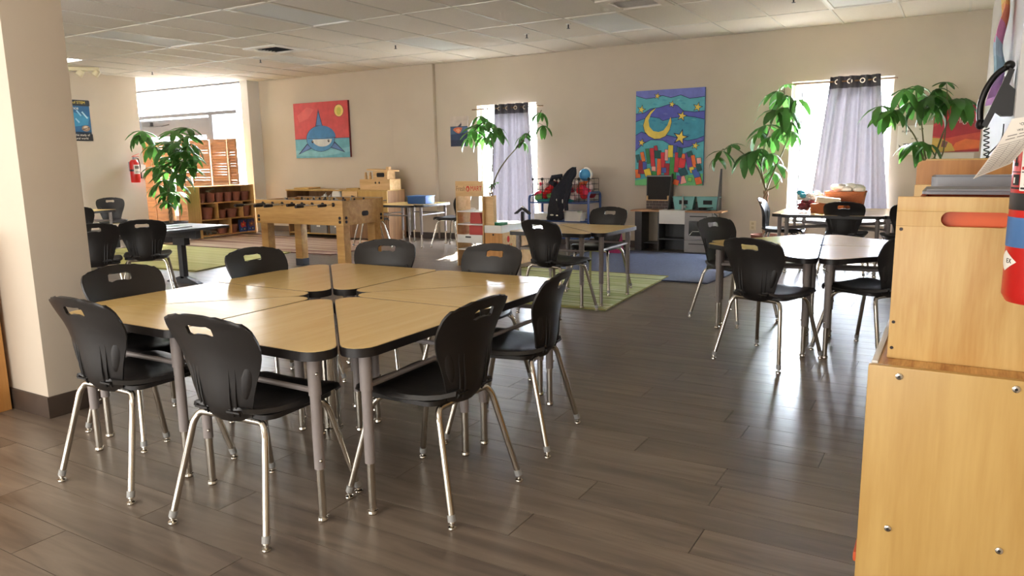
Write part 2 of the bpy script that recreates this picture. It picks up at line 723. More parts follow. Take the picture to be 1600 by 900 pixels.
DIFF = mat('prismatic_diffuser', rgb(222, 226, 226), 0.55, noise=0.05, scale=120, bump=0.3)
DIFF_ON = mat('lit_diffuser', (1.0, 0.97, 0.92, 1), 0.4, emit=7.0)
li = 0
for (i, j), lit in FIX.items():
    cx, cy = cell(i, j)
    names = ['second unlit ceiling light panel from the right, in the row nearest the back wall',
             'unlit ceiling light panel in the back row, left of the wall pilaster top',
             'unlit light panel in the middle row of the ceiling, left of centre',
             'unlit light panel in the middle row, leftmost of those seen',
             'unlit back row light panel just behind the square air vent with white frame',
             'rightmost unlit light panel, against the back wall above the right window',
             'lit ceiling light panel glowing white beside the pillar top']
    t = thing('ceiling_light', names[li], 'ceiling light', (cx, cy, CE), 0, 'recessed ceiling lights')
    li += 1
    a, b_ = GX / 2 - 0.012, GY / 2 - 0.012
    f = MB()
    f.box(-a, a, -b_, -b_ + 0.03, -0.004, 0.03)
    f.box(-a, a, b_ - 0.03, b_, -0.004, 0.03)
    f.box(-a, -a + 0.03, -b_ + 0.03, b_ - 0.03, -0.004, 0.03)
    f.box(a - 0.03, a, -b_ + 0.03, b_ - 0.03, -0.004, 0.03)
    f.build('frame', WHITE, t)
    MB().box(-a + 0.03, a - 0.03, -b_ + 0.03, b_ - 0.03, 0.010, 0.016).build('diffuser', DIFF_ON if lit else DIFF, t)

for (i, j), kind in VENTS.items():
    cx, cy = cell(i, j)
    lab = {'a': 'dark slotted air vent in the ceiling above the moon painting',
           'b': 'square air vent with a bright white frame left of the ceiling centre'}[kind]
    t = thing('ceiling_vent', lab, 'vent', (cx, cy, CE))
    a, b_ = GX / 2 - 0.012, GY / 2 - 0.012
    vy = b_ - 0.31
    f = MB()
    f.box(-a, a, -b_, vy - 0.31, 0.004, 0.02)
    f.build('filler_tile', TILE, t)
    f = MB()
    for (x0, x1, y0, y1) in ((-a, a, vy - 0.31, vy - 0.20), (-a, a, vy + 0.20, vy + 0.29), (-a, -a + 0.1, vy - 0.2, vy + 0.2), (a - 0.1, a, vy - 0.2, vy + 0.2)):
        f.box(x0, x1, y0, y1, -0.012, 0.01, 0.003)
    f.build('vent_frame', WHITE if kind == 'b' else TILE, t)
    MB().box(-a + 0.1, a - 0.1, vy - 0.2, vy + 0.2, 0.05, 0.06).build('duct', mat('vent_dark', rgb(30, 28, 26), 0.8), t)
    for k in range(7):
        q = vy - 0.17 + k * 0.057
        M = Matrix.Translation((0, q, 0.01)) @ Matrix.Rotation(0.7, 4, 'X')
        MB().box(-a + 0.1, a - 0.1, -0.018, 0.018, -0.0012, 0.0012, 0, M).build('louver', DKGREY if kind == 'b' else TILE, t)

# --- walls
WIN = {1: (-6.58, -5.515, 0.30, 2.12), 2: (-1.865, -0.72, 0.42, 2.17)}
WT = 0.16
bwall = MB()
xs = [-11.50, WIN[1][0], WIN[1][1], WIN[2][0], WIN[2][1], XR + 0.4]
bwall.box(xs[0], xs[1], BW, BW + WT, 0, CE + 0.3)
bwall.box(xs[2], xs[3], BW, BW + WT, 0, CE + 0.3)
bwall.box(xs[4], xs[5], BW, BW + WT, 0, CE + 0.3)
for k in (1, 2):
    x0, x1, z0, z1 = WIN[k]
    bwall.box(x0, x1, BW, BW + WT, 0, z0)
    bwall.box(x0, x1, BW, BW + WT, z1, CE + 0.3)
struct(bwall.build('wall_back', WALL))
struct(MB().box(-8.23, -7.37, BW - 0.07, BW, 0, CE + 0.02, 0.01).build('wall_pilaster', WALL))
struct(MB().box(XR, XR + 0.25, 4.1, BW, 0, CE + 0.3).build('wall_right', WALLW))
struct(MB().box(XR + 0.07, XR + 0.3, YB, 4.1, 0, CE + 0.3).build('wall_right_near', WALL))
struct(MB().box(XL - 0.15, XL, YB, 8.28, 0, CE + 0.3).build('wall_left', WALL))
struct(MB().box(-15.6, -15.4, 8.0, BW, 0, CE + 0.3).build('wall_alcove', WALL))
struct(MB().box(-15.6, XL - 0.15, 7.9, 8.05, 0, CE + 0.3).build('wall_alcove_front', WALL))
struct(MB().box(-15.6, 0.6, YB - 0.15, YB, 0, CE + 0.3).build('wall_front', WALL))
# facade wall: return next to the back wall, glass between
fw = MB()
fw.box(-11.70, -11.50, FAC - 0.02, BW + WT, 0, CE + 0.3)
struct(fw.build('wall_facade', WALLW))
# baseboards
struct(MB().box(-11.5, -8.24, BW - 0.012, BW, 0, 0.10, 0.003).build('baseboard_back', BASE))
struct(MB().box(-7.36, XR, BW - 0.012, BW, 0, 0.10, 0.003).build('baseboard_back_right', BASE))
struct(MB().box(-8.245, -7.355, BW - 0.084, BW - 0.07, 0, 0.10, 0.003).build('baseboard_pilaster', BASE))
struct(MB().box(XL, XL + 0.012, YB, 8.28, 0, 0.10, 0.003).build('baseboard_left', BASE))
struct(MB().box(XR - 0.012, XR, 4.1, BW - 0.012, 0, 0.10, 0.003).build('baseboard_right', BASE))
# pillar near the camera on the left, with its cove base
struct(MB().box(-4.90, -3.93, 1.93, 2.225, 0, CE + 0.3, 0.008).build('wall_pillar', WALL))
struct(MB().box(-4.91, -3.918, 1.918, 2.237, 0, 0.112, 0.003).build('baseboard_pillar', BASE))

# --- windows in the back wall
GLASS = glass_mat()
for k in (1, 2):
    x0, x1, z0, z1 = WIN[k]
    wn = MB()
    t = 0.035
    yq = BW + 0.10
    wn.box(x0, x1, yq, yq + 0.05, z1 - t, z1)
    wn.box(x0, x1, yq, yq + 0.05, z0, z0 + t)
    wn.box(x0, x0 + t, yq, yq + 0.05, z0 + t, z1 - t)
    wn.box(x1 - t, x1, yq, yq + 0.05, z0 + t, z1 - t)
    o = struct(wn.build('window_%d' % k, WHITE))
    MB().box(x0 + t, x1 - t, yq + 0.02, yq + 0.026, z0 + t, z1 - t).build('pane', GLASS, o)
    mxx = x0 + 0.135 if k == 1 else x0 + 0.11
    MB().box(mxx - 0.008, mxx + 0.008, yq - 0.01, yq + 0.012, z0 + t, z1 - t).build('mullion', GREYM, o)
    MB().box(x0 - 0.01, x1 + 0.01, BW - 0.03, BW + 0.10, z0 - 0.02, z0, 0.004).build('sill', WHITE, o)

# --- glass facade with door on the left
fx0, fx1 = -15.4, -11.70
fa = MB()
fa.box(fx0, fx1, FAC, FAC + 0.08, CE - 0.03, CE + 0.02)
fa.box(fx0, fx1, FAC - 0.01, FAC + 0.09, 0.0, 0.08)
facade = struct(fa.build('window_3', ALU))
MB().box(-14.9, -11.85, FAC - 0.03, FAC + 0.09, 2.235, 2.30, 0.004).build('transom_bar', ALU, facade)
MB().box(-12.66, -12.55, FAC - 0.03, FAC + 0.09, 0.08, 2.235, 0.004).build('mullion', ALU, facade)
MB().box(-14.98, -14.88, FAC - 0.03, FAC + 0.09, 0.08, 2.235, 0.004).build('mullion', ALU, facade)
MB().box(fx0, fx1, FAC + 0.03, FAC + 0.04, 2.30, CE - 0.03).build('clerestory_pane', GLASS, facade)
MB().box(-12.55, fx1, FAC + 0.03, FAC + 0.04, 0.08, 2.235).build('side_pane', GLASS, facade)
MB().box(fx0, -14.98, FAC + 0.03, FAC + 0.04, 0.08, 2.235).build('side_pane', GLASS, facade)
dr = MB()
dr.box(-14.86, -12.68, FAC, FAC + 0.06, 1.86, 2.20)
dr.box(-14.86, -12.68, FAC, FAC + 0.06, 0.02, 0.25)
dr.box(-14.86, -14.74, FAC, FAC + 0.06, 0.25, 1.86)
dr.box(-12.80, -12.68, FAC, FAC + 0.06, 0.25, 1.86)
door = struct(dr.build('door_1', ALU))
MB().box(-14.74, -12.80, FAC + 0.03, FAC + 0.04, 0.25, 1.86).build('pane', GLASS, door)
MB().box(-14.72, -14.45, FAC - 0.07, FAC, 2.08, 2.16, 0.01).build('door_closer', DKGREY, door)
MB().tube([(-14.5, FAC - 0.05, 2.07), (-14.0, FAC - 0.12, 2.06), (-13.9, FAC - 0.02, 2.10)], 0.012).build('closer_arm', DKGREY, door)
# pale wall added outside the glass front to dim the sky's reflection on the desks
nb = MB().box(-26, -9.4, 14.2, 14.6, -0.2, 4.3)
struct(nb.build('wall_sky_dimmer', mat('pale_stucco', rgb(206, 200, 190), 0.9, noise=0.05, scale=3, bump=0.2)))
# paving outside
struct(MB().box(-30, 14, BW + 0.3, 40, -0.25, -0.15).build('ground_outside', mat('pale_concrete', rgb(190, 186, 178), 0.9, noise=0.1, scale=2)))


# ------------------------------------------------------------------ wedge desks
L = 0.885
TOPZ = 0.642


def make_desk(z=TOPZ):
    """Right-triangle desk: right angle at the origin, legs along +x and +y."""
    t = thing('wedge_desk', 'triangular desk', 'desk')
    g = 0.0035
    tri = [(g, g), (L - g * 2.4, g), (g, L - g * 2.4)]
    out = fillet(tri, [0.05, 0.075, 0.075], 6)
    tri2 = [(g + 0.003, g + 0.003), (L - g * 2.4 - 0.007, g + 0.003), (g + 0.003, L - g * 2.4 - 0.007)]
    inn = fillet(tri2, [0.047, 0.072, 0.072], 6)
    MB().prism(out, z - 0.034, z - 0.0015).build('edge_band', EDGE, t, 30)
    MB().prism(inn, z - 0.0016, z).build('tabletop', LAM, t, 30)
    spots = [(0.075, 0.075), (L - 0.19, 0.065), (0.065, L - 0.19)]
    for (lx, ly) in spots:
        b = MB()
        b.tube([(lx, ly, z - 0.034), (lx, ly, 0.20)], 0.0195, 12)
        b.tube([(lx, ly, z - 0.034), (lx, ly, z - 0.17)], 0.023, 12)
        lg = b.build('leg', GREYP, t)
        q = MB().tube([(lx, ly, 0.21), (lx, ly, 0.018)], 0.0150, 12)
        q.build('lower_tube', CHROME, lg)
        MB().lathe([(0.012, 0.02), (0.019, 0.017), (0.021, 0.008), (0.016, 0.0)], 12, (lx, ly, 0)).build('glide', CHROME, lg)
        MB().ball((lx + 0.02, ly - 0.012, 0.235), 0.006).ball((lx + 0.023, ly - 0.01, z - 0.09), 0.006).build('screw', CHROME, lg)
    for (a, b_) in ((0, 1), (0, 2)):
        p, q = spots[a], spots[b_]
        MB().tube([(p[0], p[1], z - 0.155), (q[0], q[1], z - 0.155)], 0.0105, 8).build('stretcher', GREYP, t)
    return t


desk0 = make_desk()
desk_used = [False]


def place_desk(loc, ang, label, group, mirror=False):
    """loc: position of the right-angle corner; ang: direction of local x."""
    if not desk_used[0]:
        desk_used[0] = True
        o = desk0
        o.location = loc
        o.rotation_euler = (0, 0, ang)
        o['label'] = label
        o['group'] = group
        return o
    return dup(desk0, loc, ang, label, group)


# the big square of eight desks: right angles at the side midpoints, tips at centre and corners
QX, QY = -2.575, 2.615
side_names = {
    (0, -1): ['front right desk of the big square, its rounded corner nearest the camera', 'front left desk of the big square, between the two chairs seen from behind'],
    (1, 0): ['desk on the right side of the big square, rear half, pointing at the window', 'desk on the right side of the big square, front half, beside the side-on chair'],
    (0, 1): ['desk on the far side of the big square, left half', 'desk on the far side of the big square, right half'],
    (-1, 0): ['desk on the left side of the big square, front half, tip at far left', 'desk on the left side of the big square, rear half'],
}
for (nx, ny), labs in side_names.items():
    mx, my = QX + nx * L, QY + ny * L
    inward = math.atan2(-ny, -nx)
    # desk whose local x runs inward, local y to its left
    place_desk((mx, my, 0), inward, labs[1], 'wedge desks of the big square')
    # second desk: local y runs inward, local x to the right of inward
    place_desk((mx, my, 0), inward - PI / 2, labs[0], 'wedge desks of the big square')

# steel post standing in the middle of the square
post = MB().lathe([(0.052, 0.0), (0.052, 0.012), (0.045, 0.014), (0.045, 0.56)], 24, (QX + 0.045, QY - 0.10, 0))
tag(post.build('steel_post', CHROME), 'thick round steel post under the middle of the big square of desks', 'post')


def hyp_square(cx, cy, ang, labs, group, which=(0, 1, 2, 3)):
    """Four desks, right angles meeting at the centre, hypotenuses outside."""
    for k in which:
        place_desk((cx, cy, 0), ang + k * PI / 2, labs[k], group)


# right group: square turned 7 degrees, corner diagonals along local axes
hyp_square(-0.79, 5.60, math.radians(6.8),
           ['desk of the right-hand group, on its far right by the cabinets', 'desk of the right-hand group, on its far left by the grey-lit chair',
            'desk of the right-hand group, front left, behind the black chair', 'desk of the right-hand group, front right, pale with window glare'],
           'wedge desks of the right-hand group')
# group under the right window
hyp_square(-1.12, 9.02, math.radians(45),
           ['far desk of the group under the right window', 'left desk of the group under the right window', 'front desk of the group under the right window, behind the black chair',
            'right desk of the group under the right window'], 'wedge desks under the right window')
# two desks joined along their long sides in the middle of the room
place_desk((-2.50 - 0.0, 6.49, 0.0115), PI, 'right one of the two desks on the green striped rug', 'wedge desks on the striped rug')
place_desk((-2.50 - L, 6.49 - L, 0.0115), 0, 'left one of the two desks on the green striped rug, behind the black chair', 'wedge desks on the striped rug')
# two desks by the pilaster
place_desk((-6.72, 9.48, 0), PI, 'right one of the two desks by the wall pilaster', 'wedge desks by the pilaster')
place_desk((-6.72 - L, 9.48 - L, 0), 0, 'left one of the two desks by the pilaster, under the blue box', 'wedge desks by the pilaster')
# far left
place_desk((-10.62, 6.50, 0.0115), PI + 0.25, 'tan desk at the far left behind the pillar, before the lone chair', 'wedge desks by the poster wall')


# ------------------------------------------------------------------ school chairs
def shell(rows, thick, hole=None):
    """rows: list of rows of points; returns bmesh solid sheet. hole: set of (i, j) cells left out."""
    bm = bmesh.new()
    nr, nc = len(rows), len(rows[0])
    # normals by finite differences
    def pt(i, j):
        return rows[max(0, min(nr - 1, i))][max(0, min(nc - 1, j))]
    va, vb = [], []
    for i in range(nr):
        ra, rb = [], []
        for j in range(nc):
            du = pt(i, j + 1) - pt(i, j - 1)
            dv = pt(i + 1, j) - pt(i - 1, j)
            nn = du.cross(dv)
            if nn.length < 1e-9:
                nn = Vector((0, 1, 0))
            nn.normalize()
            ra.append(bm.verts.new(rows[i][j] + nn * thick / 2))
            rb.append(bm.verts.new(rows[i][j] - nn * thick / 2))
        va.append(ra)
        vb.append(rb)
    hole = hole or set()
    cells = {(i, j) for i in range(nr - 1) for j in range(nc - 1)} - hole
    for (i, j) in cells:
        bm.faces.new((va[i][j], va[i][j + 1], va[i + 1][j + 1], va[i + 1][j]))
        bm.faces.new((vb[i][j], vb[i + 1][j], vb[i + 1][j + 1], vb[i][j + 1]))
        for (di, dj, a, b) in ((-1, 0, (i, j), (i, j + 1)), (1, 0, (i + 1, j + 1), (i + 1, j)),
                               (0, -1, (i + 1, j), (i, j)), (0, 1, (i, j + 1), (i + 1, j + 1))):
            if (i + di, j + dj) not in cells:
                bm.faces.new((va[a[0]][a[1]], vb[a[0]][a[1]], vb[b[0]][b[1]], va[b[0]][b[1]]))
    return bm


def interp(tab, x):
    for (x0, y0), (x1, y1) in zip(tab, tab[1:]):
        if x <= x1:
            t = (x - x0) / (x1 - x0)
            t = max(0, min(1, t))
            return y0 + (y1 - y0) * t
    return tab[-1][1]


def back_y(z):
    return interp([(0.40, -0.165), (0.44, -0.195), (0.50, -0.205), (0.58, -0.210), (0.66, -0.222), (0.74, -0.247), (0.80, -0.275)], z)


def make_chair():
    t = thing('school_chair', 'black chair', 'chair')
    # back: waisted, rounded at the top, with a dog-bone handle slot
    hw = [(0.400, 0.060), (0.408, 0.092), (0.43, 0.118), (0.48, 0.135), (0.54, 0.152), (0.60, 0.176), (0.66, 0.196), (0.70, 0.202), (0.735, 0.198),
          (0.755, 0.187), (0.772, 0.168), (0.783, 0.145), (0.79, 0.105)]
    zs = [0.400, 0.408, 0.42, 0.44, 0.47, 0.51, 0.55, 0.59, 0.63, 0.665, 0.695, 0.712, 0.722, 0.734, 0.746, 0.752, 0.764, 0.774, 0.783, 0.79]
    us = [-1, -0.95, -0.86, -0.72, -0.55, -0.40, -0.30, -0.22, -0.1, 0, 0.1, 0.22, 0.30, 0.40, 0.55, 0.72, 0.86, 0.95, 1]
    rows = []
    for z in zs:
        w_ = interp(hw, z)
        k = 0.055 * (1 - max(0, (z - 0.62)) / 0.30)
        row = []
        for u in us:
            x = u * w_
            zz = z
            if z > 0.764:
                zz = z - 0.012 * (abs(u)) ** 3
            # dog-bone: slot narrower at the middle
            if abs(u) < 0.31 and 0.711 < z < 0.753:
                x = u * 0.195
                if z in (0.712,):
                    zz = z + (0.006 if abs(u) < 0.15 else (0.006 if abs(u) > 0.28 else 0.0))
                if z in (0.752,):
                    zz = z - (0.002 if abs(u) < 0.15 else (0.008 if abs(u) > 0.28 else 0.0))
            row.append(Vector((x, back_y(zz) + k * u * u * (w_ / 0.19), zz)))
        rows.append(row)
    i0, i1 = zs.index(0.712), zs.index(0.752)
    j0, j1 = us.index(-0.30), us.index(0.30)
    hole = {(i, j) for i in range(i0, i1) for j in range(j0, j1)}
    bm = shell(rows, 0.010, hole)
    mb = MB()
    mb.bm.free()
    mb.bm = bm
    # ribs and side pads on the rear face
    for s in (-1, 1):
        for (xa, xb, z0, z1) in ((0.060, 0.074, 0.425, 0.595), (0.080, 0.098, 0.425, 0.60)):
            pts = []
            for q in range(6):
                z = z0 + (z1 - z0) * q / 5
                x = s * (xa + (xb - xa) * q / 5)
                u = x / interp(hw, z)
                k = 0.055 * (1 - max(0, (z - 0.62)) / 0.30) * interp(hw, z) / 0.19
                pts.append((x, back_y(z) + k * u * u - 0.004 - 0.008 * (1 - q / 5), z))
            mb.tube(pts, 0.0045, 6, True, 0.0015)
        z = 0.565
        for q in range(1):
            x = s * 0.132
            u = x / interp(hw, z)
            M = Matrix.Rotation(s * 0.22, 4, 'Y') @ Matrix.Rotation(s * 0.55, 4, 'Z')
            mb.ball((x, back_y(z) + 0.031, z), 0.022, 0.009, 0.080, 10, 8, M)
        mb.box(s * 0.075 - 0.03, s * 0.075 + 0.03, back_y(0.45) - 0.008, back_y(0.45), 0.443, 0.449)
    mb.build('backrest', BLACK, t, 50)
    # seat
    rows = []
    ys = [-0.195, -0.18, -0.15, -0.10, -0.04, 0.03, 0.10, 0.16, 0.20, 0.225, 0.238, 0.242]
    wtab = [(-0.195, 0.115), (-0.15, 0.150), (-0.10, 0.178), (-0.02, 0.200), (0.08, 0.208), (0.16, 0.205), (0.20, 0.195), (0.225, 0.178), (0.242, 0.145)]
    ztab = [(-0.195, 0.452), (-0.15, 0.441), (-0.08, 0.436), (0.03, 0.438), (0.12, 0.446), (0.17, 0.449), (0.21, 0.442), (0.232, 0.428), (0.242, 0.412)]
    uu = [-1, -0.96, -0.85, -0.65, -0.4, -0.15, 0.15, 0.4, 0.65, 0.85, 0.96, 1]
    for y_ in ys:
        w_ = interp(wtab, y_)
        z_ = interp(ztab, y_)
        rows.append([Vector((u * w_, y_, z_ + 0.010 * abs(u) ** 2 - (0.018 if abs(u) > 0.98 else (0.004 if abs(u) > 0.95 else 0)))) for u in uu])
    bm = shell(rows, 0.010)
    mb = MB()
    mb.bm.free()
    mb.bm = bm
    mb.build('seat', SEATM, t, 50)
    b = MB()
    b.prism(fillet([(-0.185, -0.15), (0.185, -0.15), (0.19, 0.19), (-0.19, 0.19)], [0.05] * 4, 4), 0.412, 0.429)
    b.build('seat_pan', BLACK, t)
    # chrome frame: a bent leg at each corner, cross bars front and rear
    for s in (-1, 1):
        for (fx, fy, tx, ty) in ((0.226, -0.245, 0.152, -0.145), (0.226, 0.245, 0.160, 0.130)):
            p = round_path([(s * fx, fy, 0.022), (s * (fx - 0.055), fy + (0.085 if fy < 0 else -0.085), 0.37 if fy < 0 else 0.37), (s * tx, ty, 0.402), (s * 0.07, ty, 0.404)], 0.06, 5)
            lg = MB().tube(p, 0.0125, 10).build('leg', CHROME, t, 60)
            d = (Vector(p[1]) - Vector(p[0])).normalized()
            a = Vector(p[0])
            MB().tube([a + d * 0.004, a + d * 0.028], 0.0147, 10).build('ferrule', CLEAR, lg)
            MB().lathe([(0.007, 0.022), (0.008, 0.013), (0.016, 0.009), (0.017, 0.004), (0.013, 0.0)], 10, (s * fx, fy, 0)).build('glide', CHROME, lg)
    for ty in (-0.145, 0.130):
        MB().tube([(-0.08, ty, 0.404), (0.08, ty, 0.404)], 0.0125, 10).build('cross_bar', CHROME, t, 60)
    return t


chair0 = make_chair()
chair_used = [False]


def place_chair(x, y_, fx, fy, label, group, z=0.0):
    a = face_yaw(fx, fy)
    if not chair_used[0]:
        chair_used[0] = True
        chair0.location = (x, y_, z)
        chair0.rotation_euler = (0, 0, a)
        chair0['label'] = label
        chair0['group'] = group
        return chair0
    return dup(chair0, (x, y_, z), a, label, group)


G1 = 'chairs around the big square of desks'
place_chair(-2.86, 1.775, -0.03, 1, 'black chair seen from behind at the front of the big square, nearest the pillar', G1)
place_chair(-2.135, 1.775, -0.07, 1, 'black chair seen from behind at the front of the big square, nearest the camera', G1)
place_chair(-1.675, 2.20, -1, 0.02, 'black chair on the right side of the big square, seen side-on, nearer of the two', G1)
place_chair(-1.715, 2.87, -1, -0.16, 'black chair on the right side of the big square, farther of the two, turned slightly', G1)
place_chair(-3.295, 2.12, 1, -0.06, 'black chair on the left side of the big square beside the pillar, facing the camera', G1)
place_chair(-3.285, 2.92, 1, -0.1, 'black chair on the left side of the big square, farther back, with a green slot', G1)
place_chair(-2.99, 3.385, 0.35, -1, 'black chair on the far side of the big square, left one, turned aside', G1)
place_chair(-2.29, 3.41, 0, -1, 'black chair on the far side of the big square, right one, before the play shop', G1)
G2 = 'chairs at the two desks on the striped rug'
place_chair(-2.80, 5.43, 0.22, 1, 'black chair seen from behind at the two desks on the striped rug', G2, 0.0115)
place_chair(-2.92, 6.54, -0.05, -1, 'black chair facing the camera behind the two desks on the striped rug', G2, 0.0115)
G3 = 'chairs at the right-hand group of desks'
place_chair(-0.96, 4.75, 0.333, 0.943, 'black chair seen from behind before the right-hand desks, feet in window glare', G3)
place_chair(-1.45, 5.84, 0.88, -0.47, 'charcoal chair facing the camera at the left of the right-hand desks, before the play kitchen', G3)
place_chair(-0.425, 5.17, -0.86, 0.51, 'black chair half hidden by the pine cabinet, facing left to the right-hand desks', G3)
G4 = 'chairs under the right window'
place_chair(-0.99, 8.62, 0.0, 1, 'black chair seen from behind in front of the baskets under the right window', G4)
place_chair(-1.70, 8.92, 1, 0.05, 'black chair seen in profile beside the plant trunk near the outlet', G4)
place_chair(-0.42, 8.55, -0.3, 1, 'black chair at the desks under the right window, mostly hidden by the pine cabinet', G4)
G5 = 'chairs by the wall pilaster'
place_chair(-6.45, 9.12, -1, 0.05, 'black chair in profile left of the play shop, facing the desks by the pilaster', G5)
place_chair(-7.55, 8.55, 0.6, 0.8, 'black chair behind the foosball table, its chrome legs showing beyond the table end', G5)
G6 = 'chairs by the grey folding table'
h1, h2 = P(156, 358, 0.735), P(227, 352, 0.735)
place_chair(h1.x - 0.22, h1.y + 0.07, -0.85, 0.5, 'black chair seen from behind at the grey folding table, cut off by the pillar', G6)
place_chair(h2.x - 0.20, h2.y + 0.12, -0.80, 0.62, 'black chair seen from behind at the grey folding table, right of its twin', G6)
place_chair(-11.38, 6.86, 0.90, -0.5, 'charcoal chair facing the camera against the poster wall at the far left', 'chairs by the poster wall')
place_chair(-9.66, 5.42, -0.7, 0.7, 'black chair glimpsed past the pillar in front of the far left desk', 'chairs by the poster wall')

# ------------------------------------------------------------------ grey folding table (left)
t = thing('folding_table', 'long grey folding table with dark T legs behind two black chairs', 'table', (-7.23, 4.70, 0), 0.0)
MB().box(-0.36, 0.36, -0.85, 0.76, 0.590, 0.615, 0.004).build('table_edge', DKGREY, t)
MB().box(-0.357, 0.357, -0.847, 0.757, 0.6151, 0.619).build('tabletop', mat('pale_grey_laminate', rgb(168, 170, 172), 0.25, noise=0.03, scale=10), t)
for yy in (-0.5, 0.40):
    b = MB()
    b.box(-0.035, 0.035, yy - 0.03, yy + 0.03, 0.05, 0.50, 0.004)
    b.build('leg', DKGREY, t)
    b = MB()
    b.box(-0.30, 0.30, yy - 0.03, yy + 0.03, 0.50, 0.59, 0.004)
    b.box(-0.10, 0.10, yy - 0.035, yy + 0.035, 0.42, 0.50, 0.004)
    b.build('bracket', DKGREY, t)
    b = MB()
    b.prism([(-0.27, 0.0), (0.27, 0.0), (0.27, 0.012), (0.04, 0.075), (-0.04, 0.075), (-0.27, 0.012)], -0.03, 0.03,
            Matrix.Translation((0, yy, 0)) @ Matrix.Rotation(PI / 2, 4, 'X'))
    b.build('foot', DKGREY, t)
tr = thing('red_toy', 'small red toy lying on the grey folding table', 'toy', (-7.42, 4.62, 0.619))
MB().box(-0.07, 0.07, -0.02, 0.02, 0.002, 0.03, 0.008).ball((0.02, 0, 0.035), 0.02).build('body', RED, tr)
MB().tube([(-0.05, 0, 0.02), (-0.10, 0.03, 0.04)], 0.008).build('arm', mat('orange_plastic', rgb(226, 92, 40), 0.4), tr)
b = MB()
b.box(-0.12, 0.12, -0.16, 0.16, 0.001, 0.012, 0.003)
tag(b.build('clear_tray', mat('pale_tray', rgb(188, 192, 196), 0.15), None, 40, (-7.15, 4.95, 0.619)), 'shiny pale tray lying on the grey folding table', 'tray')

# ------------------------------------------------------------------ foosball table
t = thing('foosball_table', 'wooden foosball table with dark bolts and steel rods', 'game table', (-6.48, 6.44, 0), 0.02)
HXF, HYF = 0.68, 0.35
b = MB()
b.box(-HXF, HXF, -HYF, -HYF + 0.03, 0.585, 0.86, 0.003)
fb = b.build('side_panel', OAK, t)
MB().box(-HXF, HXF, HYF - 0.03, HYF, 0.585, 0.86, 0.003).build('side_panel', OAK, t)
e = MB()
e.box(HXF - 0.03, HXF, -HYF + 0.031, HYF - 0.031, 0.585, 0.855, 0.003)
e.build('end_panel', OAK, t)
MB().box(-HXF, -HXF + 0.03, -HYF + 0.031, HYF - 0.031, 0.585, 0.855, 0.003).build('end_panel', OAK, t)
MB().box(-HXF + 0.031, HXF - 0.031, -HYF + 0.031, HYF - 0.031, 0.70, 0.71).build('playfield', mat('field_green', rgb(70, 110, 66), 0.5), t)
MB().prism(fillet([(-0.055, -0.028), (0.055, -0.028), (0.055, 0.028), (-0.055, 0.028)], [0.024] * 4, 4), 0, 0.004,
           Matrix.Translation((HXF + 0.0005, 0.02, 0.70)) @ Matrix.Rotation(PI / 2, 4, 'Z') @ Matrix.Rotation(PI / 2, 4, 'X')).build('ball_slot', INK, t)
bolt = mat('dark_bolt', rgb(46, 40, 40), 0.4, 0.6)
for sx in (-1, 1):
    for sy in (-1, 1):
        x0, y0 = sx * (HXF - 0.085), sy * (HYF - 0.085)
        lg = MB().box(x0 - 0.055, x0 + 0.055, y0 - 0.052, y0 + 0.052, 0.085, 0.60, 0.004).build('leg', OAK, t)
        MB().box(x0 - 0.06, x0 + 0.06, y0 - 0.057, y0 + 0.057, 0.0, 0.09, 0.006).build('foot', mat('dark_blue_foot', rgb(40, 44, 54), 0.5), lg)
for (x0, y0, ax) in [(sx * (HXF - 0.045), -HYF, 'y') for sx in (-1, 1)] + [(HXF, sy * (HYF - 0.05), 'x') for sy in (-1, 1)]:
    for z in (0.625, 0.668):
        M = Matrix.Translation((x0, y0, z)) @ (Matrix.Rotation(PI / 2, 4, 'X') if ax == 'y' else Matrix.Rotation(PI / 2, 4, 'Y'))
        MB().lathe([(0.018, -0.004), (0.018, 0.006), (0.012, 0.010)], 12, (0, 0, 0), M).build('bolt', bolt, t)
rodm = CHROME
for k in range(8):
    x0 = -HXF + 0.13 + k * (2 * HXF - 0.26) / 7
    out = 0.30 if k in (0, 2, 3, 6) else 0.12
    rd = MB().tube([(x0, -HYF - out, 0.815), (x0, HYF + (0.34 - out), 0.815)], 0.008, 8).build('rod', rodm, t)
    MB().tube([(x0, -HYF - out - 0.11, 0.815), (x0, -HYF - out, 0.815)], 0.017, 8).build('handle', bolt, rd)
    MB().lathe([(0.024, -0.004), (0.024, 0.006), (0.012, 0.014)], 10, (0, 0, 0), Matrix.Translation((x0, -HYF, 0.815)) @ Matrix.Rotation(PI / 2, 4, 'X')).build('bearing', bolt, rd)
    n_ = (1, 2, 3, 5, 5, 3, 2, 3)[k]
    for q in range(n_):
        pl = MB()
        yy = -0.24 + 0.48 * (q + 0.5) / n_
        pl.box(x0 - 0.012, x0 + 0.012, yy - 0.014, yy + 0.014, 0.76, 0.845, 0.004)
        pl.ball((x0, yy, 0.858), 0.013)
        pl.build('player', mat('player_dark', rgb(50, 42, 40), 0.4) if k % 2 else mat('player_tan', rgb(180, 170, 150), 0.4), rd)
MB().box(-HXF, HXF, -HYF, -HYF + 0.035, 0.8605, 0.864).box(-HXF, HXF, HYF - 0.035, HYF, 0.8605, 0.864).build('rail_cap', mat('grey_rail', rgb(150, 142, 132), 0.4), t)

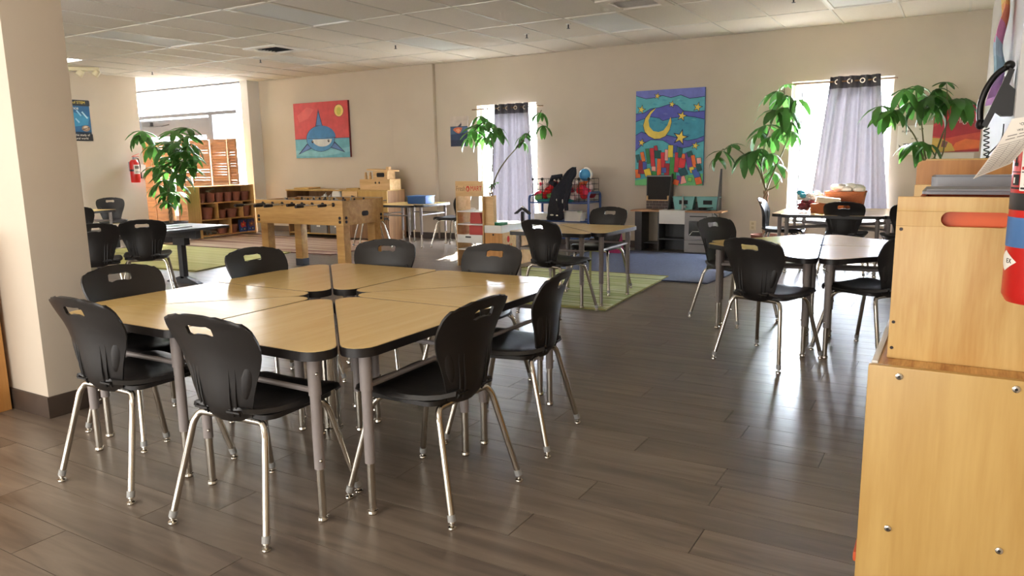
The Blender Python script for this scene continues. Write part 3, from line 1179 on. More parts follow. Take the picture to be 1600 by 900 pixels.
# ------------------------------------------------------------------ rugs
def striped_rug_mat(name, c1, c2, c3, sc, axis=0):
    m = bpy.data.materials.new(name)
    m.use_nodes = True
    n, l = m.node_tree.nodes, m.node_tree.links
    b = n['Principled BSDF']
    b.inputs['Roughness'].default_value = 0.95
    tc = n.new('ShaderNodeTexCoord')
    mp = n.new('ShaderNodeMapping')
    mp.inputs['Scale'].default_value = (0.25, sc, 1) if axis == 0 else (sc, 0.25, 1)
    l.new(tc.outputs['Object'], mp.inputs['Vector'])
    nz = n.new('ShaderNodeTexNoise')
    nz.inputs['Scale'].default_value = 1.0
    nz.inputs['Detail'].default_value = 3
    l.new(mp.outputs[0], nz.inputs['Vector'])
    rp = n.new('ShaderNodeValToRGB')
    rp.color_ramp.elements[0].position = 0.38
    rp.color_ramp.elements[0].color = c1
    rp.color_ramp.elements[1].position = 0.62
    rp.color_ramp.elements[1].color = c3
    el = rp.color_ramp.elements.new(0.5)
    el.color = c2
    l.new(nz.outputs['Fac'], rp.inputs[0])
    l.new(rp.outputs[0], b.inputs['Base Color'])
    nz2 = n.new('ShaderNodeTexNoise')
    nz2.inputs['Scale'].default_value = 220
    l.new(tc.outputs['Object'], nz2.inputs['Vector'])
    bp = n.new('ShaderNodeBump')
    bp.inputs['Strength'].default_value = 0.5
    bp.inputs['Distance'].default_value = 0.004
    l.new(nz2.outputs['Fac'], bp.inputs['Height'])
    l.new(bp.outputs[0], b.inputs['Normal'])
    return m


def rug(name, pts, h, m, edge_m, label):
    cx = sum(p[0] for p in pts) / len(pts)
    cy = sum(p[1] for p in pts) / len(pts)
    q = [(p[0] - cx, p[1] - cy) for p in pts]
    t = thing(name, label, 'rug', (cx, cy, 0))
    b = MB()
    b.prism(q, 0.0005, h)
    b.build('pile', m, t, 0)
    b = MB()
    k = len(q)
    for i in range(k):
        a, c = Vector(q[i] + (h,)), Vector(q[(i + 1) % k] + (h,))
        b.tube([a, c], 0.006, 6)
    b.build('bound_edge', edge_m, t)
    return t


rug('striped_rug', [(-4.36, 5.66), (-2.48, 5.69), (-2.60, 7.64), (-4.38, 7.61)], 0.011,
    striped_rug_mat('green_stripes', rgb(120, 138, 66), rgb(176, 182, 120), rgb(206, 206, 166), 26), mat('rug_edge_green', rgb(150, 140, 84), 0.9),
    'green striped rug under the two desks in the middle')
rug('blue_rug', [(-4.36, 7.40), (-2.10, 7.37), (-2.05, 8.0), (-2.10, 9.40), (-2.6, 9.62), (-4.30, 9.62)], 0.008,
    mat('blue_pile', rgb(84, 92, 116), 0.97, noise=0.12, scale=40, bump=0.5), mat('rug_edge_navy', rgb(40, 46, 66), 0.9), 'plain blue-grey rug before the play kitchen')
rug('green_rug', [(-11.1, 5.52), (-7.83, 5.69), (-8.22, 7.55), (-11.2, 7.45)], 0.011,
    striped_rug_mat('yellow_green_weave', rgb(176, 172, 100), rgb(190, 186, 116), rgb(202, 196, 132), 14), mat('rug_edge_olive', rgb(96, 88, 46), 0.9),
    'plain yellow-green rug on the left by the foosball table')
rug('patterned_rug', [(-11.2, 7.50), (-7.45, 7.58), (-7.55, 9.25), (-11.2, 9.20)], 0.010,
    striped_rug_mat('brown_rug_pattern', rgb(128, 88, 72), rgb(176, 146, 120), rgb(196, 172, 142), 9), mat('rug_edge_brown', rgb(90, 44, 38), 0.9),
    'brown and red patterned rug before the plant pot bookcase')


# ------------------------------------------------------------------ flat painted art
def paint(r, g, b):
    return mat('paint_%d_%d_%d' % (r, g, b), rgb(r, g, b), 0.6, noise=0.13, scale=9)


def art(name, parent, layers, W, H, y0=0.0):
    """layers: (colour, outline) with outline in 0..1 canvas units; stacked as thin coats of paint on a canvas facing -y."""
    bm = bmesh.new()
    mats, idx = [], {}
    for k, (c, pts) in enumerate(layers):
        if c not in idx:
            idx[c] = len(mats)
            mats.append(paint(*c))
        vs = [bm.verts.new(((p[0] - 0.5) * W, y0 - 0.0004 - 0.00012 * k, (p[1] - 0.5) * H)) for p in pts]
        try:
            f = bm.faces.new(vs)
            f.material_index = idx[c]
            f.normal_update()
            if f.normal.y > 0:
                f.normal_flip()
        except ValueError:
            pass
    bmesh.ops.triangulate(bm, faces=bm.faces[:])
    me = bpy.data.meshes.new(name)
    bm.to_mesh(me)
    bm.free()
    for m in mats:
        me.materials.append(m)
    o = bpy.data.objects.new(name, me)
    COL.objects.link(o)
    o.parent = parent
    return o


def ell(cx, cy, rx, ry, n=28):
    return [(cx + rx * math.cos(2 * PI * k / n), cy + ry * math.sin(2 * PI * k / n)) for k in range(n)]


def star(cx, cy, r, a0=0.3, asp=1.0):
    return [(cx + (r if k % 2 == 0 else r * 0.4) * math.sin(a0 + PI * k / 5) * asp, cy + (r if k % 2 == 0 else r * 0.4) * math.cos(a0 + PI * k / 5)) for k in range(10)]


def stroke(pts, w_):
    a, b = [], []
    for i, p in enumerate(pts):
        q0, q1 = pts[max(0, i - 1)], pts[min(len(pts) - 1, i + 1)]
        dx, dy = q1[0] - q0[0], q1[1] - q0[1]
        d = math.hypot(dx, dy) or 1
        a.append((p[0] - dy / d * w_, p[1] + dx / d * w_))
        b.append((p[0] + dy / d * w_, p[1] - dx / d * w_))
    return a + b[::-1]


def canvas(name, label, x0, x1, z0, z1, depth, edge, cat='painting'):
    t = thing(name, label, cat, ((x0 + x1) / 2, BW - depth, (z0 + z1) / 2))
    W, H = x1 - x0, z1 - z0
    MB().box(-W / 2, W / 2, 0.0, depth - 0.001, -H / 2, H / 2, 0.004).build('canvas', edge, t)
    return t, W, H


# --- shark
t, W, H = canvas('shark_painting', 'square canvas of a blue shark head against a red sky, on the back wall', -10.57, -9.24, 1.37, 2.35, 0.045, paint(120, 40, 46))


def sm(x, y):
    v = (y - (103 - 38 * (x - 90) / 725)) / (717 + 34 * (x - 90) / 725)
    u = (x - (90 + 54 * v)) / (727 - 4 * v)
    return (u, 1 - v)


def SMP(pts):
    return [sm(*p) for p in pts]


OUT = (34, 44, 84)
layers = [((190, 66, 70), [(0, 0), (1, 0), (1, 1), (0, 1)]),
          ((104, 168, 184), [(0, 0), (1, 0), (1, 0.345), (0, 0.345)]),
          ((126, 186, 196), [(0, 0.05), (0.5, 0.02), (1, 0.1), (1, 0.18), (0.5, 0.12), (0, 0.14)]),
          (OUT, stroke([(0, 0.345), (0.5, 0.345), (1, 0.345)], 0.004)),
          ((203, 88, 88), SMP([(150, 260), (280, 150), (380, 180), (300, 300), (180, 350)])),
          ((44, 34, 50), ell(*sm(708, 200), 0.086, 0.111)),
          ((226, 198, 118), ell(*sm(708, 200), 0.080, 0.104)),
          ((196, 186, 84), ell(*sm(708, 205), 0.042, 0.070)),
          (OUT, SMP([(435, 172), (500, 400), (402, 400)])), ((86, 130, 186), SMP([(436, 215), (490, 392), (412, 392)])),
          (OUT, SMP([(290, 628), (170, 775), (362, 690)])), ((86, 122, 178), SMP([(296, 642), (195, 762), (345, 686)])),
          (OUT, SMP([(660, 602), (805, 752), (606, 684)])), ((86, 122, 178), SMP([(662, 624), (780, 734), (622, 680)])),
          (OUT, ell(*sm(472, 565), 0.265, 0.236)), ((76, 140, 188), ell(*sm(472, 565), 0.257, 0.228)),
          ((60, 124, 176), [(0.5 + 0.25 * math.cos(a) + 0.01, 0.362 + 0.215 * math.sin(a)) for a in [PI * k / 14 for k in range(15)]]),
          ((206, 210, 206), [(0.5 + 0.18 * math.cos(a) + 0.01, 0.335 + 0.135 * math.sin(a)) for a in [PI + PI * k / 14 for k in range(15)]]),
          (OUT, stroke([(0.25, 0.355), (0.5, 0.345), (0.77, 0.362)], 0.004)),
          ((24, 24, 30), ell(*sm(366, 605), 0.018, 0.026)), ((24, 24, 30), ell(*sm(582, 595), 0.018, 0.026)),
          ((230, 230, 230), ell(*sm(369, 599), 0.005, 0.007)), ((230, 230, 230), ell(*sm(585, 589), 0.005, 0.007))]
art('painted_shark', t, layers, W, H)

# --- moon over a city
t, W, H = canvas('moon_painting', 'tall canvas with a yellow crescent moon, stars and colourful blocks, on the back wall', -3.915, -2.95, 0.888, 2.178, 0.04, paint(60, 96, 150))


def mm(x, y):
    v = (y - (75 - 37 * (x - 35) / 570)) / (767 + 34 * (x - 35) / 570)
    u = (x - (35 - 15 * v)) / (570 - 10 * v)
    return (min(1, max(0, u)), min(1, max(0, 1 - v)))


def MMP(pts):
    return [mm(*p) for p in pts]


lines = [[(20, 60), (300, 45), (620, 30)],
         [(20, 112), (60, 120), (120, 135), (200, 125), (260, 108), (330, 125), (410, 103), (480, 130), (540, 124), (620, 112)],
         [(20, 258), (100, 250), (160, 215), (230, 205), (310, 180), (380, 185), (430, 230), (520, 238), (620, 228)],
         [(20, 322), (90, 300), (160, 280), (230, 290), (260, 312), (330, 290), (450, 272), (520, 280), (620, 296)],
         [(20, 432), (80, 402), (150, 430), (210, 460), (260, 420), (350, 440), (460, 472), (540, 455), (620, 432)],
         [(20, 560), (90, 500), (160, 465), (260, 470), (330, 510), (420, 532), (480, 520), (540, 490), (620, 470)]]
bandc = [(112, 122, 200), (88, 176, 190), (84, 92, 184), (62, 152, 178), (88, 96, 182), (84, 178, 190)]
layers = [((84, 178, 190), [(0, 0), (1, 0), (1, 1), (0, 1)])]
for k in range(5):
    layers.append((bandc[k], MMP(lines[k] + lines[k + 1][::-1])))
rng = random.Random(3)
for k in range(30):
    bx, by = rng.uniform(60, 580), rng.uniform(80, 500)
    bi = 0
    for q in range(5):
        if by > interp(lines[q], bx):
            bi = q
    top, bot = interp(lines[bi], bx), interp(lines[bi + 1], bx) if bi < 5 else 540
    if by - 10 > top and by + 12 < bot:
        c = bandc[bi]
        dd = rng.choice((18, -16))
        layers.append(((max(0, min(255, c[0] + dd)), max(0, min(255, c[1] + dd)), max(0, min(255, c[2] + dd // 2))), MMP([(bx - 22, by), (bx, by - 9), (bx + 24, by + 3), (bx + 3, by + 10)])))
for ln in lines[1:]:
    layers.append(((30, 42, 96), stroke(MMP(ln), 0.003)))
moon_o = [(205, 208), (160, 235), (115, 290), (96, 350), (108, 400), (140, 435), (190, 458), (235, 455), (280, 435), (315, 385), (332, 320), (325, 280),
          (300, 345), (265, 390), (225, 402), (180, 395), (148, 360), (140, 310), (160, 260)]
layers.append(((28, 34, 70), [(p[0] + (p[0] - 0.33) * 0.03, p[1] + (p[1] - 0.62) * 0.04) for p in MMP(moon_o)]))
layers.append(((232, 206, 92), MMP(moon_o)))
for (sx, sy, r) in ((217, 112, 22), (337, 178, 22), (80, 222, 28), (418, 272, 33), (545, 200, 30), (405, 445, 48), (80, 490, 26), (525, 512, 26)):
    u, v = mm(sx, sy)
    layers.append(((26, 40, 80), star(u, v, r / 700 * 1.35, 0.25, 1.33)))
    layers.append(((234, 206, 90), star(u, v, r / 700, 0.25, 1.33)))
layers.append(((110, 190, 120), MMP([(20, 850), (20, 800), (200, 770), (420, 760), (600, 740), (600, 850)])))
blocks = [(45, 745, 40, 70, -5, (232, 110, 50)), (50, 620, 30, 60, -12, (30, 92, 90)), (78, 690, 50, 110, 3, (150, 36, 52)), (90, 605, 30, 75, -12, (232, 120, 50)), (105, 680, 30, 60, 0, (70, 90, 170)),
          (130, 735, 52, 60, -16, (238, 206, 60)), (135, 600, 28, 120, -8, (46, 130, 80)), (172, 610, 34, 150, -4, (200, 44, 54)), (182, 705, 34, 40, 2, (236, 160, 150)), (186, 745, 40, 40, 8, (50, 140, 70)),
          (203, 540, 26, 50, -12, (180, 40, 60)), (218, 585, 56, 60, 0, (24, 90, 84)), (228, 690, 34, 140, 2, (236, 106, 44)), (262, 640, 34, 140, -2, (206, 44, 58)), (290, 590, 26, 90, 2, (238, 170, 160)),
          (300, 740, 56, 160, 2, (160, 34, 50)), (268, 715, 36, 40, 0, (74, 96, 180)), (325, 560, 40, 100, 2, (236, 212, 70)), (342, 700, 52, 180, 4, (60, 150, 66)), (362, 545, 30, 60, 2, (60, 90, 170)),
          (374, 650, 34, 160, 4, (190, 40, 60)), (404, 570, 30, 80, 4, (30, 96, 90)), (418, 655, 52, 80, 10, (214, 46, 50)), (430, 600, 26, 40, 14, (236, 110, 50)), (425, 730, 60, 60, -24, (24, 82, 92)),
          (420, 795, 50, 60, -18, (238, 160, 150)), (474, 640, 40, 140, -10, (110, 70, 150)), (390, 790, 34, 60, 8, (110, 70, 160)), (482, 580, 40, 40, -20, (24, 90, 90)), (513, 640, 30, 100, -10, (232, 112, 48)),
          (498, 710, 34, 46, -14, (240, 210, 70)), (530, 740, 46, 70, -22, (66, 100, 180)), (555, 635, 34, 46, -6, (240, 170, 160)), (552, 690, 34, 56, -16, (22, 86, 84)), (368, 815, 44, 44, 16, (236, 104, 46)),
          (548, 800, 48, 56, -14, (236, 104, 46)), (250, 790, 40, 70, 0, (50, 140, 80)), (480, 790, 30, 30, 10, (140, 206, 90)), (160, 790, 40, 50, 6, (200, 44, 60))]
for (bx, by, bw_, bh, an, c) in blocks:
    a = math.radians(an)

    def q(w_, h_):
        return [(bx + dx * math.cos(a) - dy * math.sin(a), by + dx * math.sin(a) + dy * math.cos(a)) for dx, dy in ((-w_, h_), (w_, h_), (w_, -h_), (-w_, -h_))]
    layers.append(((34, 36, 60), MMP(q(bw_ / 2 + 2.5, bh / 2 + 2.5))))
    layers.append((c, MMP(q(bw_ / 2, bh / 2))))
art('painted_moon_city', t, layers, W, H)

# --- small fish canvas
t, W, H = canvas('fish_painting', 'small dark blue canvas with an orange fish tail, left of the left window', -7.08, -6.745, 1.50, 1.97, 0.03, paint(190, 180, 172))
layers = [((200, 188, 176), [(0, 0.66), (1, 0.66), (1, 1), (0, 1)]), ((70, 100, 132), [(0, 0.4), (1, 0.4), (1, 0.66), (0, 0.66)]), ((44, 66, 100), [(0, 0.2), (1, 0.2), (1, 0.45), (0, 0.40)]),
          ((34, 44, 74), [(0, 0), (1, 0), (1, 0.2), (0, 0.22)]), ((34, 40, 70), stroke([(0, 0.66), (1, 0.66)], 0.008)),
          ((206, 104, 72), [(0.15, 0.56), (0.25, 0.62), (0.45, 0.64), (0.7, 0.62), (0.62, 0.5), (0.5, 0.42), (0.35, 0.46)]), ((226, 160, 120), [(0.3, 0.56), (0.5, 0.6), (0.6, 0.52), (0.45, 0.46)]),
          ((70, 66, 84), [(0.42, 0.66), (0.6, 0.76), (0.62, 0.82), (0.66, 0.70), (0.58, 0.66)])]
art('painted_fish', t, layers, W, H)
text('lettering', '~~~~~', 0.05, paint(30, 40, 70), t, (0, -0.004, -0.03), (PI / 2, 0, 0))

# --- papers and red poster by the right corner
t = thing('flight_poster', 'red poster fading to orange and yellow with white handwriting, behind the right plant', 'poster', (-0.05, BW - 0.006, 1.535))
W, H = 0.47, 0.52
MB().box(-W / 2, W / 2, 0.0, 0.004, -H / 2, H / 2).build('sheet', PAPER, t)
art('print', t, [((164, 44, 52), [(0, 0), (1, 0), (1, 1), (0, 1)]), ((186, 60, 64), [(0, 0.55), (0.3, 0.7), (0.7, 0.62), (1, 0.75), (1, 0.9), (0.5, 0.75), (0, 0.8)]),
                 ((196, 78, 60), [(0.1, 0), (1, 0.05), (1, 0.42), (0.6, 0.36), (0.3, 0.3), (0, 0.36), (0, 0)]), ((222, 116, 64), [(0.4, 0.02), (1, 0.08), (1, 0.24), (0.7, 0.28), (0.5, 0.2)]),
                 ((206, 176, 92), [(0.0, 0.0), (0.5, 0.02), (0.42, 0.18), (0.2, 0.30), (0, 0.32)]), ((132, 88, 90), [(0.2, 0.12), (0.3, 0.1), (0.34, 0.22), (0.22, 0.26)])], W, H)
text('lettering', 'Flight', 0.085, PAPER, t, (0.07, -0.004, 0.09), (PI / 2, 0, 0))
t = thing('white_paper', 'white sheet with black pen scribbles taped to the wall right of the right window', 'paper', (-0.465, BW - 0.004, 1.42))
MB().box(-0.185, 0.185, 0, 0.003, -0.17, 0.17).build('sheet', PAPER, t)
text('lettering', 'FLIPPY', 0.035, INK, t, (-0.09, -0.001, 0.10), (PI / 2, 0, 0))
text('lettering', 'up', 0.045, INK, t, (0.06, -0.001, 0.13), (PI / 2, 0, 0))
text('lettering', 'm o n', 0.03, INK, t, (0.0, -0.001, 0.02), (PI / 2, 0, 0))
rng = random.Random(5)
art('scribble', t, [((60, 58, 58), stroke([(rng.uniform(0.05, 0.5), rng.uniform(0.05, 0.4)) for _ in range(3)], 0.004)) for _ in range(9)], 0.37, 0.34, -0.0005)
t = thing('white_paper_low', 'plain pale sheet taped below the red poster by the right corner', 'paper', (-0.10, BW - 0.004, 1.17))
MB().box(-0.16, 0.24, 0, 0.003, -0.09, 0.095).build('sheet', PAPER, t)

# --- poster on the left wall
pt = thing('stem_poster', 'dark blue science poster with yellow and white lettering on the left wall', 'poster', (XL + 0.004, 7.12, 2.035), PI / 2)
MB().box(-0.30, 0.275, -0.002, 0.002, -0.325, 0.335).build('sheet', paint(26, 44, 66), pt)
art('print', pt, [((28, 92, 136), [(0.02, 0.22), (0.98, 0.22), (0.98, 0.86), (0.02, 0.86)]), ((52, 136, 176), [(0.1, 0.3), (0.9, 0.4), (0.95, 0.6), (0.5, 0.7), (0.2, 0.55)]),
                  ((20, 24, 32), [(0, 0.87), (1, 0.87), (1, 1), (0, 1)]), ((20, 24, 32), [(0, 0), (1, 0), (1, 0.17), (0, 0.17)]),
                  ((150, 196, 220), stroke([(0.6, 0.75), (0.72, 0.62)], 0.02)), ((190, 220, 230), stroke([(0.75, 0.72), (0.9, 0.56)], 0.02)), ((150, 196, 220), stroke([(0.55, 0.55), (0.65, 0.45)], 0.02)),
                  ((150, 120, 96), ell(0.82, 0.31, 0.12, 0.075)), ((206, 186, 160), ell(0.82, 0.33, 0.07, 0.04)), ((50, 40, 40), stroke([(0.72, 0.28), (0.92, 0.34)], 0.008))], 0.575, 0.66, -0.0022)
text('lettering', 'Branches of STEM', 0.062, paint(230, 204, 90), pt, (-0.012, -0.006, 0.292), (PI / 2, 0, 0), sx=0.98)
text('lettering', 'Science', 0.075, PAPER, pt, (-0.02, -0.006, 0.20), (PI / 2, 0, 0))
text('lettering', 'the study of', 0.05, PAPER, pt, (0.115, -0.006, -0.235), (PI / 2, 0, 0))
text('lettering', 'the natural world', 0.05, PAPER, pt, (0.03, -0.006, -0.29), (PI / 2, 0, 0))


# ------------------------------------------------------------------ fire extinguishers
def extinguisher(name, label, loc, yaw, s=1.0, near=False):
    t = thing(name, label, 'fire extinguisher', loc, yaw)
    R_, Hh = 0.078 * s, 0.40 * s
    MB().lathe([(R_ * 0.90, 0.0), (R_, 0.015 * s), (R_, Hh - 0.07 * s), (R_ * 0.9, Hh - 0.035 * s), (R_ * 0.6, Hh - 0.008 * s), (R_ * 0.33, Hh)], 36).build('cylinder', RED, t)
    MB().lathe([(R_ * 1.006, 0), (R_ * 1.006, 0.035 * s)], 36, (0, 0, 0.195 * s), None, False).build('band', BLACK, t)
    if near:
        MB().lathe([(R_ * 1.006, 0), (R_ * 1.006, 0.062 * s)], 36, (0, 0, 0.118 * s), None, False).build('blue_label', paint(66, 108, 160), t)
    b = MB()
    b.lathe([(R_ * 0.30, 0), (R_ * 0.30, 0.035 * s), (R_ * 0.2, 0.05 * s)], 14, (0, 0, Hh))
    b.build('valve', GREYM, t)
    b = MB()
    b.box(-0.012 * s, 0.012 * s, -0.10 * s, 0.03 * s, Hh + 0.045 * s, Hh + 0.055 * s, 0.003 * s)
    M = Matrix.Translation((0, -0.04 * s, Hh + 0.075 * s)) @ Matrix.Rotation(-0.3, 4, 'X')
    b.box(-0.012 * s, 0.012 * s, -0.075 * s, 0.06 * s, -0.004 * s, 0.004 * s, 0.003 * s, M)
    b.build('handle', RED if not near else BLACK, t)
    hp = round_path([(0.02 * s, 0, Hh + 0.03 * s), (0.10 * s, -0.01 * s, Hh + 0.03 * s), (0.125 * s, -0.02 * s, Hh - 0.12 * s), (0.085 * s, -0.055 * s, 0.16 * s)], 0.06 * s, 6)
    if near:
        hp = [Vector((p.x, -p.y, p.z)) for p in hp]
    MB().tube(hp, 0.010 * s, 8).build('hose', BLACK, t)
    MB().tube([hp[-1], hp[-1] + Vector((-0.006, -0.005, -0.09)) * s], 0.010 * s, 8, True, 0.016 * s).build('nozzle', BLACK, t)
    MB().box(-0.02 * s, 0.02 * s, R_ - 0.004, R_ + 0.022 * s, 0.20 * s, 0.36 * s).build('bracket', GREYM, t)
    # label sheet curved round the front
    r2 = R_ * 1.008
    b = MB()
    a0, a1 = (math.radians(-90 - 62), math.radians(-90 + 62))
    n = 16
    lo, hi = (0.235 * s, 0.345 * s) if near else (0.15 * s, 0.31 * s)
    for q in range(n):
        p0, p1 = a0 + (a1 - a0) * q / n, a0 + (a1 - a0) * (q + 1) / n
        b.poly([(r2 * math.cos(p0), r2 * math.sin(p0), lo), (r2 * math.cos(p1), r2 * math.sin(p1), lo), (r2 * math.cos(p1), r2 * math.sin(p1), hi), (r2 * math.cos(p0), r2 * math.sin(p0), hi)])
    b.build('label_sheet', PAPER, t)

    def on_cyl(nm, s_, size, ang, z, m):
        th = math.radians(ang)
        r3 = r2 * 1.004
        o = text(nm, s_, size, m, t, (r3 * math.cos(th), r3 * math.sin(th), z), (PI / 2, 0, th + PI / 2))
        return o

    def patch(nm, ang0, ang1, z0, z1, m, k=1.006, nn=5):
        bb = MB()
        for q in range(nn):
            p0, p1 = [math.radians(ang0 + (ang1 - ang0) * (q + e) / nn) for e in (0, 1)]
            bb.poly([(r2 * k * math.cos(p), r2 * k * math.sin(p), z) for p, z in ((p0, z0), (p1, z0), (p1, z1), (p0, z1))])
        return bb.build(nm, m, t)
    return t, on_cyl, patch, R_


t, oc, pa, R_ = extinguisher('fire_extinguisher', 'small red fire extinguisher hanging on the poster wall at the left', (XL + 0.125, 8.02, 0.99), PI / 2 + 0.35, 1.0)
pa('label_text', -90 - 50, -90 + 40, 0.17, 0.20, INK)
pa('label_text', -90 - 50, -90 + 10, 0.24, 0.29, mat('label_grey', rgb(110, 104, 98), 0.7))
MB().box(0.055, 0.15, -0.035, -0.033, 0.19, 0.33, 0, Matrix.Rotation(-0.3, 4, 'Z') @ Matrix.Rotation(0.15, 4, 'Y')).build('tag', PAPER, t)

EXL = Vector((0.176, 1.90, 0.955))
t, oc, pa, R_ = extinguisher('fire_extinguisher', 'large red fire extinguisher close by at the right edge, with blue band and paper tag', EXL, 0.1, 1.0, True)
# the visible side faces the room (-x): writing sits between -175 and -100 degrees
pa('label_heading', -176, -96, 0.330, 0.345, INK)
oc('lettering', 'INSTRUCTIONS', 0.0125, PAPER, -146, 0.3375, PAPER) if False else oc('lettering', 'ACTION', 0.0125, -158, 0.3375, PAPER)
pa('label_panel', -176, -100, 0.238, 0.242, INK)
for q, (a0, a1) in enumerate(((-172, -150), (-146, -124))):
    pa('pictogram', a0 + 5, a0 + 9, 0.285, 0.318, INK)
    pa('pictogram', a0 + 2, a0 + 13, 0.285, 0.292, INK)
    pa('pictogram', a0 + 6, a0 + 8, 0.318, 0.325, INK)
    pa('pictogram', a0 + 2, a0 + 18, 0.246, 0.268, INK)
    pa('pictogram', a0 + 4, a0 + 8, 0.250, 0.262, PAPER, 1.008)
pa('label_panel', -176, -100, 0.272, 0.274, INK)
pa('label_panel', -150, -144, 0.278, 0.284, RED)
b = MB()
r3 = R_ * 1.012
cen, hw_, hh = math.radians(-170), math.radians(26), 0.022


def dpt(a, z):
    return (r3 * math.cos(a), r3 * math.sin(a), z)


for sgn in (-1, 1):
    for q in range(4):
        a0, a1 = cen + sgn * hw_ * q / 4, cen + sgn * hw_ * (q + 1) / 4
        h0, h1 = hh * (1 - q / 4), hh * (1 - (q + 1) / 4)
        zc = 0.088
        b.poly([dpt(a0, zc - h0), dpt(a1, zc - h1), dpt(a1, zc + h1), dpt(a0, zc + h0)] if h1 > 1e-6 else [dpt(a0, zc - h0), dpt(a1, zc), dpt(a0, zc + h0)])
b.build('diamond_sticker', PAPER, t)
oc('lettering', 'EX', 0.014, -160, 0.088, INK)

# paper service tag hanging from its neck
tg = thing('service_tag', 'curled white inspection tag with ruled lines hanging from the near fire extinguisher', 'tag', (0.115, 1.80, 1.338))
bm = bmesh.new()
n = 12
Wt, Ht = 0.068, 0.128
rows = []
for i in range(n + 1):
    v = i / n
    rr = []
    for j in range(5):
        u = j / 4 - 0.5
        x = u * Wt * 0.92 - 0.042 * v - 0.014 * v * v
        yv = 0.03 * v * v - 0.012 * math.sin(PI * v) + 0.012 * u
        z = -Ht * v * 0.84 + u * 0.020 * v + 0.010 * u
        rr.append(Vector((x, yv, z)))
    rows.append(rr)
b = MB()
b.bm.free()
b.bm = shell(rows, 0.0008)
b.build('sheet', PAPER, tg)


def tagp(u, v, lift=0.0011):
    x = u * Wt * 0.92 - 0.042 * v - 0.014 * v * v
    yv = 0.03 * v * v - 0.012 * math.sin(PI * v) + 0.012 * u
    z = -Ht * v * 0.84 + u * 0.020 * v + 0.010 * u
    return Vector((x, yv - lift, z))


b = MB()
for k in range(13):
    v = 0.44 + 0.042 * k
    for j in range(4):
        u0, u1 = -0.44 + 0.22 * j, -0.44 + 0.22 * (j + 1)
        b.poly([tagp(u0, v), tagp(u1, v), tagp(u1, v + 0.008), tagp(u0, v + 0.008)])
for u in (-0.15, 0.12, 0.32):
    for k in range(6):
        v0, v1 = 0.46 + 0.08 * k, 0.46 + 0.08 * (k + 1)
        b.poly([tagp(u, v0), tagp(u + 0.01, v0), tagp(u + 0.01, v1), tagp(u, v1)])
for v in (0.30, 0.36):
    for j in range(2):
        u0, u1 = -0.35 + 0.3 * j, -0.35 + 0.3 * (j + 1) - 0.05
        b.poly([tagp(u0, v), tagp(u1, v), tagp(u1, v + 0.014), tagp(u0, v + 0.014)])
b.build('ruled_lines', mat('grey_ink', rgb(110, 104, 100), 0.7), tg)
p = tagp(0.0, 0.13, 0.002)
text('lettering', 'DO NOT REMOVE', 0.0075, INK, tg, p, (PI / 2, -0.15, 0))
text('lettering', 'SERVICE RECORD', 0.005, INK, tg, tagp(0.02, 0.24, 0.002), (PI / 2, -0.15, 0))
MB().tube([(0.04, 0.02, 0.012), (0.05, 0.06, 0.03), (0.06, 0.10, 0.045)], 0.0015, 6).build('tie', WHITE, tg)

# ------------------------------------------------------------------ cabinets at the right
# low maple cabinet: near side panel with four bolts, open shelves towards the room
t = thing('low_cabinet', 'low maple cabinet at the bottom right with four steel bolts in its side', 'cabinet', (0, 1.95, 0))
X0, X1 = -0.155, 0.262
MB().box(X0, X1, 0.0, 0.022, 0.02, 0.765, 0.006).build('side_panel', MAPLE, t)
MB().box(X0, X1, 0.95, 0.972, 0.02, 0.765, 0.006).build('side_panel', MAPLE, t)
MB().box(X0 + 0.02, XR + 0.055, 0.0225, 0.9495, 0.744, 0.7645, 0.002).build('top_board', PINEX, t)
MB().box(X0 + 0.005, X0 + 0.0195, 0.0225, 0.9495, 0.740, 0.770, 0.002).build('front_edge', WHITE, t)
MB().box(X0 + 0.02, 0.245, 0.0225, 0.9495, 0.36, 0.378).build('shelf', MAPLE, t)
MB().box(X0 + 0.02, 0.245, 0.0225, 0.9495, 0.06, 0.08).build('shelf', MAPLE, t)
MB().box(0.246, 0.258, 0.0225, 0.9495, 0.06, 0.748).build('back_panel', MAPLE, t)
for (px, py) in ((1405, 588), (1588, 608), (1387, 825), (1561, 860)):
    q = PY(px, py, 1.95)
    M = Matrix.Translation((q.x, -0.0005, q.z)) @ Matrix.Rotation(PI / 2, 4, 'X')
    b = MB().lathe([(0.0085, 0), (0.008, 0.003), (0.005, 0.0045)], 16, (0, 0, 0), M).build('bolt', CHROME, t)
    MB().lathe([(0.0035, 0), (0.0035, 0.0005)], 6, (0, 0, 0), Matrix.Translation((q.x, -0.0052, q.z)) @ Matrix.Rotation(PI / 2, 4, 'X')).build('socket', INK, b)
for xx in (X0 + 0.05, 0.20):
    MB().lathe([(0.02, 0.0), (0.02, 0.018)], 12, (xx, 0.05, 0.001)).build('caster', WHITE, t)

